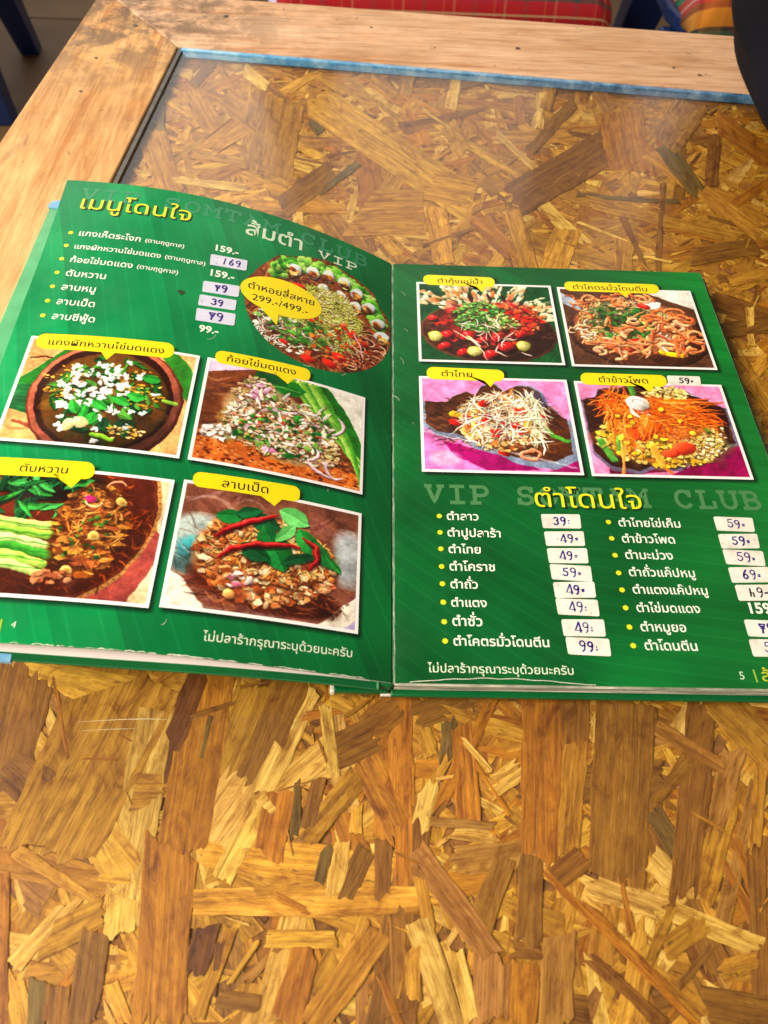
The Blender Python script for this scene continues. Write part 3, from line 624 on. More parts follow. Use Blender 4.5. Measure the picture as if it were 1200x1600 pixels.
def f_squid():
    c = Cv(WD, HT, (96, 66, 48), 6)
    c.poly([(.62, 0), (1, 0), (1, .24)], (232, 222, 215)); c.poly([(0, .05), (.16, .2), (.12, .3), (0, .2)], (170, 180, 200))
    c.ell(.52, .6, .52, .34, .08, (66, 42, 36), 1, .3); c.ell(.53, .62, .49, .31, .08, (92, 54, 36), 1, .3); c.swirl([(130, 85, 55), (45, 25, 20), (150, 110, 80)], 160, .5, .6, .5, .4, .2, .009, .6)
    c.ell(.5, .5, .44, .28, 0, (196, 128, 88), .9, .3, 18)
    c.bits(260, .5, .52, .42, .34, [(205, 120, 70), (165, 85, 50), (225, 160, 110), (120, 60, 38)], .012, .03)
    c.bits(120, .42, .3, .22, .2, [(190, 150, 130), (225, 195, 160), (150, 110, 90)], .012, .03)
    c.shreds(230, .45, .4, .34, .26, [(225, 225, 160), (200, 210, 130), (240, 235, 200), (235, 215, 170)], .11, .010)
    c.bits(190, .42, .46, .26, .24, [(50, 115, 50), (85, 145, 70), (30, 85, 40)], .008, .022)
    c.poly([(.6, .2), (.66, .12), (.76, .16), (.74, .24), (.62, .26)], (245, 240, 238)); c.shreds(40, .68, .66, .05, .16, [(250, 248, 240), (240, 235, 225)], .09, .016)
    for x, y, a in ((.32, .73, .065), (.5, .72, .07), (.42, .8, .05), (.8, .78, .06), (.62, .22, .05)): c.ell(x, y, a, a*.6, .3, (215, 34, 32), 1, .6); c.ell(x, y-.01, a*.6, a*.28, .3, (245, 120, 90), .6)
    c.line([(.58, .4), (.62, .52), (.66, .62)], .04, (215, 220, 120)); c.line([(.66, .82), (.76, .86), (.82, .84)], .045, (240, 190, 40))
    cols = [(232, 140, 92), (240, 165, 118), (215, 115, 72), (245, 185, 145)]
    curls(c, 40, .78, .55, .2, .3, cols, .062, .028); curls(c, 20, .32, .75, .22, .14, cols, .07, .03); curls(c, 18, .45, .12, .24, .08, cols); curls(c, 18, .14, .25, .14, .16, [(195, 110, 65), (225, 160, 110)], .045, .018); curls(c, 14, .12, .55, .12, .18, [(240, 225, 205), (220, 190, 150)], .05, .016)
    c.shreds(26, .55, .6, .36, .28, cols, .16, .024); curls(c, 6, .46, .5, .1, .1, cols, .07, .032)
    return c
def f_thai():
    c = Cv(WD, HT, (236, 150, 208), 7)
    c.poly([(0, .55), (.3, .72), (.8, .95), (1, .85), (1, 1), (0, 1)], (225, 130, 195)); c.poly([(.12, .7), (.5, .83), (.75, .98), (.4, 1), (.2, .86)], (150, 20, 105)); c.poly([(.8, 1), (1, .88), (1, 1)], (160, 25, 110)); c.ell(.14, .88, .1, .06, 0, (238, 200, 230), .6, 0, 14)
    pl = [(0, .28), (.16, .28), (.2, .21), (.3, .14), (.36, .18), (.42, .06), (.52, .04), (.58, .14), (.66, .05), (.76, .06), (.84, .14), (.86, .26), (.94, .4), (1, .46), (1, .88), (.85, .98), (.72, .96), (.6, .93), (.48, .84), (.34, .78), (.2, .66), (.08, .64), (0, .55)]
    c.poly(pl, (130, 140, 165)); q = [(x*.96+.015, y*.9+.02) for x, y in pl]; c.poly(q, (84, 50, 32))
    c.swirl([(130, 80, 48), (45, 24, 16), (150, 100, 65), (70, 50, 55)], 300, .5, .5, .48, .34, .2, .009, .7, (.3, .5))
    for k in range(22): x = k/22; c.ell(x, .60+.36*x, .03, .008, .4, (215, 222, 238), .5, 0, 2)
    for x0, y0 in ((.36, .16), (.58, .14), (.86, .24)): c.line([(x0, y0), (x0+.01, y0+.14)], .006, (190, 180, 190), .5)
    c.ell(.76, .24, .1, .09, .3, (95, 95, 140), .6, .2, 14)
    c.ell(.54, .46, .30, .23, 0, (225, 165, 105), .9, .2, 16)
    c.bits(240, .52, .48, .30, .29, [(240, 180, 110), (225, 120, 70), (245, 205, 150), (230, 150, 95)], .012, .03)
    for x, y, a in ((.22, .5, .05), (.4, .47, .055), (.6, .53, .06), (.82, .42, .035), (.66, .6, .04), (.38, .24, .04), (.52, .82, .04)): c.ell(x, y, a, a*.6, .4, (222, 42, 36), 1, .6)
    c.line([(.2, .4), (.26, .43), (.34, .45)], .045, (240, 175, 45)); c.line([(.28, .62), (.36, .62), (.44, .56)], .04, (240, 180, 50)); c.line([(.8, .5), (.86, .62), (.96, .68)], .032, (85, 150, 60))
    c.shreds(90, .52, .4, .24, .24, [(238, 130, 70), (250, 160, 90)], .16, .012); c.shreds(200, .53, .44, .28, .27, [(250, 246, 232), (240, 232, 205), (235, 240, 205), (250, 240, 220)], .17, .010)
    c.shreds(70, .74, .42, .10, .26, [(225, 232, 190), (240, 242, 215)], .2, .010, (1.2, .3)); curls(c, 8, .52, .36, .12, .14, [(245, 165, 120), (250, 190, 150)], .055, .034)
    curls(c, 2, .72, .82, .03, .02, [(246, 150, 118)], .06, .034); c.bits(60, .5, .68, .2, .12, [(245, 215, 160), (230, 185, 120)], .009, .018)
    c.bits(70, .5, .48, .24, .24, [(236, 120, 70), (245, 160, 100), (215, 40, 36), (245, 190, 90)], .014, .026)
    for x, y, a in ((.40, .50, .045), (.62, .52, .055), (.48, .60, .04), (.3, .44, .035)): c.ell(x, y, a, a*.5, .5, (222, 42, 36), 1, .8)
    curls(c, 3, .56, .42, .03, .04, [(250, 170, 130)], .06, .038); c.shreds(60, .52, .42, .26, .26, [(252, 250, 240), (240, 240, 215)], .2, .011)
    for P in ([(.18, .62), (.3, .5), (.4, .42)], [(.32, .2), (.38, .32), (.42, .4)], [(.58, .46), (.6, .62), (.58, .72)], [(.78, .62), (.79, .76), (.78, .84)], [(.28, .62), (.3, .7), (.36, .72)], [(.7, .7), (.86, .68)]): c.line(P, .013, (250, 248, 240), 1, True)
    return c
def f_corn():
    c = Cv(WD, HT, (238, 148, 196), 8)
    c.poly([(.5, 1), (.72, .82), (1, .66), (1, 1)], (140, 12, 85)); c.poly([(.12, .8), (.5, .95), (.3, 1), (.1, 1)], (120, 25, 70))
    pl = [(0, .2), (.1, .16), (.14, .06), (.28, .04), (.46, .0), (.72, .03), (.8, .1), (.92, .2), (1, .26), (1, .68), (.88, .72), (.8, .82), (.68, .84), (.56, .96), (.4, .94), (.3, 1), (.12, .96), (.02, .8)]
    c.poly(pl, (120, 108, 135)); c.poly([(x*.97+.012, y*.95+.01) for x, y in pl], (62, 34, 28)); c.swirl([(120, 78, 55), (32, 15, 12), (95, 65, 60)], 210, .5, .45, .5, .45, .18, .009, .7)
    for P in ([(.72, .06), (.76, .1), (.82, .12)], [(.86, .2), (.92, .18)], [(.6, .93), (.7, .82), (.82, .8), (.94, .68)]): c.line(P, .014, (225, 222, 232), .8, True)
    c.ell(.5, .62, .42, .22, 0, (205, 150, 70), .9, .2, 16)
    c.bits(520, .48, .64, .42, .28, [(248, 205, 70), (240, 185, 60), (250, 225, 130), (235, 200, 120)], .011, .021, (.6, 1)); c.bits(320, .76, .58, .18, .24, [(242, 222, 160), (225, 190, 110), (250, 240, 200)], .007, .014); c.bits(110, .62, .1, .16, .07, [(238, 205, 125), (245, 225, 160)], .01, .02)
    for P in ([(.08, .66), (.12, .78), (.15, .86)], [(.22, .6), (.2, .7), (.2, .74)], [(.42, .62), (.5, .64)], [(.78, .46), (.82, .52)], [(.37, .02), (.38, .12)]): c.line(P, .045, (84, 140, 62), 1, False, .5)
    c.ell(.5, .4, .34, .2, 0, (225, 110, 40), .7, .3, 20)
    for x, y, a in ((.32, .34, .08), (.36, .56, .1), (.62, .72, .085), (.3, .48, .06), (.53, .77, .06)): c.ell(x, y, a, a*.62, -.2, (232, 84, 52), 1, .6)
    O = [(252, 134, 44), (246, 116, 30), (254, 160, 80), (236, 100, 24)]
    c.shreds(60, .24, .22, .12, .12, O, .2, .012, (2.3, .8))
    for k in range(130):
        t = c.r.uniform(-.15, 3.5); x0, y0 = .50+c.r.uniform(-.06, .06), .26+c.r.uniform(-.08, .08); l_ = c.r.uniform(.16, .40); cu = c.r.uniform(-.3, .3)
        P = [(x0+l_*i/4*math.cos(t+cu*i/4)*1.1, y0+l_*i/4*math.sin(t+cu*i/4)*.9) for i in range(5)]
        c.line([(p_[0]+.003, p_[1]+.01) for p_ in P], .011, (120, 50, 10), .5, sh=0); c.line(P, c.r.uniform(.012, .022), c.r.choice(O), 1, True)
    c.shreds(60, .7, .36, .24, .12, O, .26, .012, (.25, .35)); c.shreds(40, .26, .5, .12, .26, O, .24, .012, (1.5, .3)); c.line([(.42, .86), (.5, .98)], .02, O[0]); c.line([(.22, .7), (.19, 1)], .022, O[2]); c.line([(.42, .7), (.45, .9)], .05, (245, 180, 80))
    c.bits(16, .44, .5, .3, .24, [(248, 205, 70)], .014, .02, (.7, 1))
    c.ell(.395, .25, .078, .066, .1, (150, 90, 60), .7, 0, 3); c.ell(.39, .22, .078, .064, .1, (246, 238, 236), 1, .35); c.arc(.40, .22, .045, 3.4, 5.8, .010, (220, 205, 215)); c.line([(.33, .26), (.34, .34), (.38, .38)], .03, (248, 225, 215), 1, True); c.line([(.4, .32), (.46, .36)], .014, (250, 240, 235), 1, True); c.arc(.41, .3, .04, .3, 2.5, .016, (240, 110, 80))
    return c
def f_platter():
    c = Cv(560, 560, (120, 70, 40), 9)
    c.swirl([(90, 45, 25), (165, 105, 65), (60, 35, 28), (190, 140, 95)], 420, L_=.3, wd=.016, al=.7, ang=(.6, .9))
    for k in range(46):
        a = -2.45+k*.052; x, y = .5+.41*math.cos(a), .5+.41*math.sin(a)
        for j in range(6): c.ell(x+c.r.uniform(-.045, .045), y+c.r.uniform(-.045, .045), c.r.uniform(.02, .05), c.r.uniform(.015, .03), c.r.uniform(0, 3), c.r.choice([(90, 160, 50), (130, 190, 80), (60, 125, 40), (165, 210, 110)]), 1, .5)
    c.ell(.75, .72, .3, .24, .6, (110, 50, 35), .9, .2, 14); c.bits(420, .76, .72, .22, .24, [(120, 60, 40), (165, 90, 60), (90, 40, 30), (190, 120, 85)], .014, .032)
    for _ in range(46): x, y = c.sc(.8, .72, .17, .22); c.arc(x, y, .045, c.r.uniform(0, 6), c.r.uniform(6, 9), .010, c.r.choice([(205, 160, 130), (225, 190, 160), (150, 80, 60)]), .7)
    c.bits(260, .3, .75, .24, .18, [(240, 235, 225), (110, 150, 80), (235, 225, 205), (190, 90, 60), (150, 100, 60)], .008, .02)
    for x, y, t in ((.30, .19, 1.4), (.42, .16, 1.4), (.53, .14, 1.5), (.645, .15, 1.6), (.74, .21, 2.), (.83, .30, 2.3), (.50, .29, 1.5), (.62, .30, 1.6), (.73, .35, 1.8), (.9, .42, 2.5), (.93, .53, 2.6)):
        c.ell(x+.006, y+.012, .062, .048, t, (40, 30, 20), .6, 0); c.ell(x, y, .060, .044, t, (196, 214, 228), 1, .4); c.ell(x, y+.004, .050, .034, t, (232, 238, 240), .8, .3); c.bits(12, x+c.r.uniform(-.01, .01), y+.022, .026, .030, [(228, 160, 85), (205, 110, 55), (240, 195, 130), (120, 70, 45)], .010, .024)
    c.bits(300, .5, .56, .26, .26, [(205, 210, 130), (225, 225, 165), (170, 185, 90), (215, 150, 70)], .010, .026)
    c.ell(.5, .56, .28, .28, 0, (190, 175, 95), .8, .3, 30)
    c.shreds(560, .52, .56, .26, .28, [(205, 215, 120), (225, 228, 160), (170, 190, 85), (236, 230, 190), (190, 200, 105)], .12, .008)
    c.shreds(130, .28, .78, .18, .12, [(245, 242, 240), (230, 228, 225)], .06, .009); c.bits(110, .38, .74, .2, .12, [(70, 130, 55), (100, 150, 70)], .010, .022)
    for x, y, a in ((.64, .85, .055), (.58, .93, .05), (.44, .94, .05), (.72, .62, .04), (.8, .66, .035), (.34, .34, .05), (.28, .86, .03)): c.ell(x, y, a, a*.6, .4, (212, 50, 32), 1, .6)
    c.bits(70, .6, .72, .22, .2, [(215, 70, 40), (225, 120, 60)], .008, .018)
    c.line([(.73, .6), (.78, .7), (.8, .78)], .010, (235, 190, 195)); return c
def to_image(name, a):
    h, w_ = a.shape[:2]; im = bpy.data.images.new(name, w_, h, alpha=False)
    px = np.ones((h, w_, 4), np.float32); px[..., :3] = a[::-1]; im.pixels.foreach_set(px.ravel()); im.update(); im.pack(); return im
def mat_print(name, img, rough=.3, gain=1.):
    t = NT(name); ti = t.n('ShaderNodeTexImage', image=img, interpolation='Cubic', extension='EXTEND')
    t.l(t.coords('UV'), ti.inputs[0]); v_ = t.coords('Object'); n_ = t.noise(v_, 45, 5, .6)
    c = t.mix(1., ti.outputs[0], t.ramp(n_, [(.3, (.94*gain,)*3), (.7, (1.02*gain,)*3)]), 'MULTIPLY')
    t.set(Base_Color=c, Roughness=t.ramp(n_, [(.35, (rough-.08,)*3), (.7, (rough+.10,)*3)]), Specular_IOR_Level=.35)
    w2 = t.noise(v_, 22, 3, .5); t.bump(w2, .25, .0012); return t.m
# leaf-green page backgrounds with the printed drop shadows of the pictures
def page_bg(left, photos, bubbles, seed):
    S = 4; w_, h = 210*S, 297*S; rs = np.random.RandomState(seed); Y, X = np.mgrid[0:h, 0:w_]; u = X/S; v = 297-Y/S
    if left: base0, base1 = np.array((0, 94, 40)), np.array((0, 146, 84)); k = np.clip((210-u)/210*.8+v/297*.3, 0, 1)  # light from the left painted in: green darkens towards the spine
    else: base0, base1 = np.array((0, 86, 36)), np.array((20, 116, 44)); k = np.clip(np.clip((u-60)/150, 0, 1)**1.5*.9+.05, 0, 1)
    a = base0+(base1-base0)*k[..., None]
    fld = 0
    def vein(coord, per, warp):
        ph = coord/per+warp; fr = ph-np.floor(ph); ln = np.exp(-((fr-.5)/.04)**2); return (fr-.5)*.9, ln, np.floor(ph)
    mid = 150 if left else 115
    d = np.abs(u-mid)
    if left: coord = u*.82+v*.30; per = 11.5
    else: coord = np.where(u > 88, v*.97+.18*(u-88), v*.75+ (u)*.55-30); per = 10.5
    f_, ln, idx = vein(coord, per, .3*np.sin(v/60.)+.25*np.sin(u/43.))
    tb = rs.uniform(-1, 1, 200)[(idx.astype(int)) % 200]
    a = a*(1+.07*f_+.05*tb)[..., None]+ln[..., None]*np.array((5, 10, 7))
    f2, ln2, _ = vein(coord, per/9., 0); a = a*(1+.018*f2)[..., None]
    sm = np.kron(rs.uniform(-1, 1, (h//60+2, w_//60+2)), np.ones((60, 60)))[:h, :w_]
    for _ in range(3):
        for ax in (0, 1):
            c_ = np.cumsum(np.pad(sm, [(41, 40) if ax == 0 else (0, 0), (41, 40) if ax == 1 else (0, 0)], 'edge'), ax)
            sm = (c_[81:]-c_[:-81])/81 if ax == 0 else (c_[:, 81:]-c_[:, :-81])/81
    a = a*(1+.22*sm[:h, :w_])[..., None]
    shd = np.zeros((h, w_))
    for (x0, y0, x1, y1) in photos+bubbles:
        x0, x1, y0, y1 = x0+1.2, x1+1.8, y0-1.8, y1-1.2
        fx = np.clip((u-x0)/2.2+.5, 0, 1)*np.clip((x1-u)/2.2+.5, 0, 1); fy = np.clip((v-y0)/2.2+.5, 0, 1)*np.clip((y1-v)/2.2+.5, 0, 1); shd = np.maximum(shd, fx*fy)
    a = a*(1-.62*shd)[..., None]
    return np.clip(a/255., 0, 1)
BAG = (.392, .478, 0); BROT = .0
# ------------------------------------------------------------ the open menu
PT = [[0.0, 9.8], [-8.8, 14.6], [-17.6, 19.2], [-26.6, 23.6], [-35.7, 27.8], [-44.9, 31.8], [-54.1, 35.6], [-63.5, 39.1], [-72.9, 42.5], [-82.4, 45.6], [-92.0, 48.4], [-101.6, 51.1], [-111.3, 53.4], [-121.1, 55.5], [-131.0, 57.4], [-140.8, 58.9], [-150.7, 60.2], [-160.7, 61.3], [-170.7, 62.0], [-180.6, 62.6], [-190.6, 63.0], [-200.6, 63.3]]
PB = [[0.0, 9.8], [-9.6, 12.7], [-19.1, 15.7], [-28.7, 18.6], [-38.3, 21.5], [-47.9, 24.3], [-57.5, 26.9], [-67.2, 29.5], [-76.9, 31.8], [-86.6, 34.1], [-96.4, 36.1], [-106.3, 37.9], [-116.1, 39.6], [-126.0, 41.0], [-135.9, 42.3], [-145.9, 43.5], [-155.8, 44.6], [-165.8, 45.6], [-175.7, 46.5], [-185.7, 47.5], [-195.6, 48.5], [-205.5, 49.7]]
SS = np.linspace(0, 210, 22); PT, PB = np.array(PT), np.array(PB)
def cub(P, s):      # smooth the table: average of neighbouring linear samples
    f = lambda q, k: np.interp(q, SS, P[:, k])+(P[-1, k]-P[-2, k])/10*max(0, q-210)
    return np.array([(f(s-4, k) if s > 4 else f(s, k)*1)*.25+f(s, k)*.5+(f(s+4, k) if s > 4 else f(s, k))*.25 for k in (0, 1)])
def L0(u, v):
    s = max(0, 210-u); t = v/297; a = cub(PT, s)*t+cub(PB, s)*(1-t); return Vector((a[0], v, a[1]))
def ML(u, v, h=0.):
    p_ = L0(u, v)
    a, b = L0(min(u+1, 210), v)-L0(min(u+1, 210)-2, v), L0(u, v+1)-L0(u, v-1); n = a.cross(b).normalized()
    return (p_+n*h)/1000
def MR(u, v, h=0.): return Vector((u, v, 9.8-.9*math.exp(-u/2.2)+h))/1000
menu = thing('open_menu', 'open green restaurant menu with dish pictures lying on the glass table', 'menu', (0, 0, 0))
def patch(name, F, x0, y0, x1, y1, h, th, nx, ny, mat, parent, back=None, edge=None, skew=None):
    """curved sheet with thickness th (mm); UV 0..1 over the rectangle"""
    V, Fc, UV, MI = [], [], [], []
    for j in range(ny+1):
        for i in range(nx+1):
            e = skew(y0+(y1-y0)*j/ny) if skew else 0; fx_ = (e+(x1-x0-e)*i/nx)/(x1-x0)
            V.append(F(x0+(x1-x0)*fx_, y0+(y1-y0)*j/ny, h)); UV.append((fx_, j/ny))
    N = len(V); ix = lambda i, j: j*(nx+1)+i
    for j in range(ny):
        for i in range(nx): Fc.append((ix(i, j), ix(i+1, j), ix(i+1, j+1), ix(i, j+1))); MI.append(0)
    if th:
        for j in range(ny+1):
            for i in range(nx+1): fx_ = UV[j*(nx+1)+i][0]; V.append(F(x0+(x1-x0)*fx_, y0+(y1-y0)*j/ny, h-th)); UV.append((fx_, j/ny))
        for j in range(ny):
            for i in range(nx): Fc.append((N+ix(i, j+1), N+ix(i+1, j+1), N+ix(i+1, j), N+ix(i, j))); MI.append(1)
        for i in range(nx):
            Fc.append((ix(i+1, 0), ix(i, 0), N+ix(i, 0), N+ix(i+1, 0))); Fc.append((ix(i, ny), ix(i+1, ny), N+ix(i+1, ny), N+ix(i, ny))); MI += [2, 2]
        for j in range(ny):
            Fc.append((ix(0, j), ix(0, j+1), N+ix(0, j+1), N+ix(0, j))); Fc.append((ix(nx, j+1), ix(nx, j), N+ix(nx, j), N+ix(nx, j+1))); MI += [2, 2]
    o = mesh_obj(name, V, Fc, [mat, back or mat, edge or mat], parent, True, MI)
    me = o.data; li = np.empty(len(me.loops), np.int32); me.loops.foreach_get('vertex_index', li)
    me.uv_layers.new(name='UVMap').data.foreach_set('uv', np.array(UV, np.float32)[li].ravel())
    if th:
        for e in me.edges: pass
        me.set_sharp_from_angle(angle=math.radians(40))
    return o
M_edge = mat_plain('worn_page_edge', (205, 205, 190), .6, .3, 300)
M_white = mat_plain('white_paper', (236, 226, 226), .45, .05, 20)
M_cover = mat_plain('green_laminate', (0, 96, 48), .22, .12, 30, .1)
M_coverin = mat_plain('pale_green_laminate', (92, 176, 124), .20, .16, 60, .25)
def cover_curve():
    return [(-216, 45.6), (-162, 37.0), (-120, 31.2), (-85, 26.8), (-58, 22.4), (-31, 17.2), (-18, 14.2), (-6, 10.6)]
def MC(u, v, h=0.):     # u = x along the raised front cover
    cc = cover_curve(); xs = [c_[0] for c_ in cc]; zs = [c_[1] for c_ in cc]
    f = lambda x: float(np.interp(x-5, xs, zs)*.25+np.interp(x, xs, zs)*.5+np.interp(x+5, xs, zs)*.25)-1.2
    return Vector((u, v, f(u)+h))/1000
cl = patch('cover', MC, -216, -3.2, -5.5, 300.5, 0, 1.9, 40, 4, M_coverin, menu, M_cover, M_cover)
bevel(cl, .0007, 2)
patch('endpaper', MC, -198, .3, -10, 296.5, .35, .25, 40, 4, M_white, menu)
# bottom green margin inside the cover is the darker printed turn-in
patch('cover_turn_in', MC, -196, -3.0, -7, .2, .12, .1, 30, 1, M_cover, menu)
t = NT('clear_tape_blue_sheen'); n_ = t.noise(t.coords('Object'), 120, 4)
t.set(Base_Color=t.ramp(n_, [(.3, srgb((96, 160, 215))), (.7, srgb((150, 205, 240)))]), Roughness=.15)  # clear tape, with the blue it reflects put into its colour
def tape(pts, h0, h1):
    V = [MC(x, y, h1) for x, y in pts]+[MC(x, y, h0) for x, y in pts]; n = len(pts)
    return mesh_obj('corner_tape', V, [tuple(range(n)), tuple(range(n, 2*n))[::-1]]+[((i+1) % n, i, n+i, n+(i+1) % n) for i in range(n)], t.m, menu, False)
tape([(-216.5, 296), (-203, 296), (-200, 299), (-201, 302.5), (-205, 305), (-211, 305.2), (-215.5, 303), (-217, 299)], -1.6, .5)
tape([(-216.4, -4.0), (-158.5, -4.0), (-158.8, -.6), (-216.4, -.6)], -1.9, .25)
# back cover, page block and spine
mr = lambda u, v, h=0.: Vector((u, v, h))/1000
M_block = []
bc = patch('cover', mr, -.5, -3.2, 216.5, 300.5, 3.0, 2.8, 6, 6, M_cover, menu); bevel(bc, .0008, 2)
t = NT('page_block_edge'); v_ = t.coords('Object', (1, 1, 1))
mp = t.n('ShaderNodeMapping'); mp.inputs['Scale'].default_value = (18, 18, 2600); t.l(v_, mp.inputs[0]); n_ = t.noise(mp.outputs[0], 1, 4, .7)
t.set(Base_Color=t.ramp(n_, [(.35, srgb((70, 92, 70))), (.5, srgb((165, 165, 150))), (.65, srgb((232, 228, 212)))]), Roughness=.6)
rr = random.Random(3)
for k in range(7):
    z = 3.15+k*.88
    patch('inner_page', lambda u, v, h=0., z=z: Vector((u, v, h))/1000, .8+rr.uniform(0, .6), -.4+rr.uniform(-.5, .5), 210.4+rr.uniform(-.8, .5), 297+rr.uniform(-.6, .3), z+.80, .74, 8, 2, t.m, menu)
# spine board on the table, its left end worn white
M_worn = mat_plain('worn_white_board', (225, 222, 214), .7, .2, 400, .5)
def bar(name, x0, x1, y0, y1, z0, z1, mat, bw=.0012, nose=0):
    v, f = prism([(x0/1000, y0/1000), (x1/1000, y0/1000), (x1/1000, y1/1000), (x0/1000, y1/1000)], z0/1000, z1/1000)
    return bevel(mesh_obj(name, v, f, mat, menu), bw, 3)
bar('spine', -26.6, -1.2, -2.2, 300, .2, 4.6, M_cover, .0012)
bar('spine_wear', -27.9, -25.6, -2.5, 2.2, .15, 4.4, M_worn, .0008)
bar('spine_wear', -5.0, 5.0, -2.9, -1.7, .3, 2.2, M_worn, .0005)
bar('hinge', -6.5, .8, -1.2, 299, 3.2, 9.0, M_cover, .0018)
t = NT('worn_gutter'); v_ = t.coords('Object', (1500, 90, 1)); n_ = t.noise(v_, 1, 4, .7)
t.set(Base_Color=t.ramp(n_, [(.42, srgb((30, 92, 50))), (.58, srgb((120, 150, 120))), (.70, srgb((225, 225, 205)))]), Roughness=.4)
patch('gutter_wear', MR, .2, .3, 1.5, 296.6, .06, .05, 3, 60, t.m, menu)

PL_ = [(14.6, 99.6, 100.3, 167.2), (104.3, 99.8, 193.5, 167.4), (14.6, 20.2, 100.4, 86.9), (104.6, 21.2, 193.4, 88.0)]
PR_ = [(16.7, 204.6, 105.6, 278.6), (109.6, 203.9, 198.8, 277.5), (16.4, 120.4, 104.6, 192.2), (108.8, 120.0, 197.7, 191.4)]
bubL = [(18, 160, 86.5, 171), (108, 165.5, 160.5, 174.7), (19, 80.6, 64, 90.4), (108.7, 85.6, 160.6, 94.4)]
bubR = [(21.4, 275.8, 68.6, 285.8), (115, 273.5, 178, 283.2), (21.2, 189.6, 67.3, 199.6), (113.3, 188.4, 164.8, 198.2)]
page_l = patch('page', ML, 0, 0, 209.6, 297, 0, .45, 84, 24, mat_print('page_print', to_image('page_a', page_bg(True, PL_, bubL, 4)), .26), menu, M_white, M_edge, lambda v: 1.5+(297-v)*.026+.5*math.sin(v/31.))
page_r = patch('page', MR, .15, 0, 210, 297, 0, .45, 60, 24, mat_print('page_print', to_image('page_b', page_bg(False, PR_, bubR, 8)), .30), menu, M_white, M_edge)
M_border = mat_plain('print_white', (246, 240, 244), .28, .03, 30)
def photo(F, page, rect, img, tilt=0):
    x0, y0, x1, y1 = rect
    o = patch('printed_picture', F, x0, y0, x1, y1, .05, 0, 26, 14, M_border, page)
    patch('picture', F, x0+1.7, y0+1.7, x1-1.7, y1-1.7, .09, 0, 26, 14, mat_print('picture_print', to_image('picture', img.fin()), .26, 1.0), page)
for rc, f in zip(PL_, (f_soup, f_koi, f_liver, f_duck)): photo(ML, page_l, rc, f())
for rc, f in zip(PR_, (f_prawn, f_squid, f_thai, f_corn)): photo(MR, page_r, rc, f())
# round platter picture
im = f_platter().fin(); V = []; UV = []; Fc = []; nr_, na = 12, 56; cu_, cv_, R_ = 163.5, 224.5, 46.2
for i in range(nr_+1):
    for j in range(na):
        a = j/na*2*math.pi; wob = 1+(.018*math.sin(9*a)+.012*math.sin(17*a+1) if .1 < a < 3.0 else 0)
        rr_ = R_*i/nr_*wob; x, y = cu_+rr_*math.cos(a), cv_+rr_*math.sin(a); x = min(x, 209.4); V.append(ML(x, y, .06)); UV.append(((x-cu_)/R_/2+.5, (y-cv_)/R_/2+.5))
for i in range(nr_):
    for j in range(na): Fc.append((i*na+j, (i+1)*na+j, (i+1)*na+(j+1) % na, i*na+(j+1) % na))
o = mesh_obj('printed_platter', V, Fc, mat_print('platter_print', to_image('platter', im), .26), page_l, True)
li = np.empty(len(o.data.loops), np.int32); o.data.loops.foreach_get('vertex_index', li)
o.data.uv_layers.new(name='UVMap').data.foreach_set('uv', np.array(UV, np.float32)[li].ravel())

# ---- lettering
def ink(name, c, rough=.3, alpha=None):
    t = NT(name); n_ = t.noise(t.coords('Object'), 500, 2); c = srgb(c)
    t.set(Base_Color=t.ramp(n_, [(.3, tuple(x*.93 for x in c)), (.7, c)]), Roughness=rough); return t.m
I_white = ink('ink_white', (238, 246, 236)); I_yel = ink('ink_yellow', (246, 232, 20)); I_blk = ink('ink_black', (22, 18, 14)); I_shadow = ink('ink_shadow', (0, 52, 26))
I_ghost = ink('ink_ghost', (50, 142, 100)); I_ghost2 = ink('ink_ghost_right', (74, 130, 80)); I_cream = ink('ink_cream', (214, 232, 206)); I_pen = ink('pen_blue', (52, 30, 130), .4); I_dot = ink('ink_bullet', (240, 228, 40)); I_pen2 = ink('pen_black', (36, 34, 60), .4)
UP = set('\u0e31\u0e34\u0e35\u0e36\u0e37\u0e47\u0e33'); TONE = set('\u0e48\u0e49\u0e4a\u0e4b')
_tc = {}
def raw(s, bold):
    k = (s, bold)
    if k in _tc: return _tc[k]
    cu = bpy.data.curves.new('t', 'FONT'); cu.body = s; cu.offset = bold; cu.resolution_u = 3; cu.dimensions = '2D'; cu.fill_mode = 'FRONT'
    ob = bpy.data.objects.new('t', cu); C.objects.link(ob); dg = bpy.context.evaluated_depsgraph_get(); me = bpy.data.meshes.new_from_object(ob.evaluated_get(dg))
    V = [tuple(v.co[:2]) for v in me.vertices]; Fc = [tuple(p_.vertices) for p_ in me.polygons]
    bpy.data.objects.remove(ob); bpy.data.meshes.remove(me); bpy.data.curves.remove(cu)
    _tc[k] = (V, Fc); return _tc[k]
def xmax(s): V, _ = raw(s, 0.); return max(v[0] for v in V)
BAR = None
def adv(s):
    if not s: return 0
    return xmax(s+'|')-xmax('|')
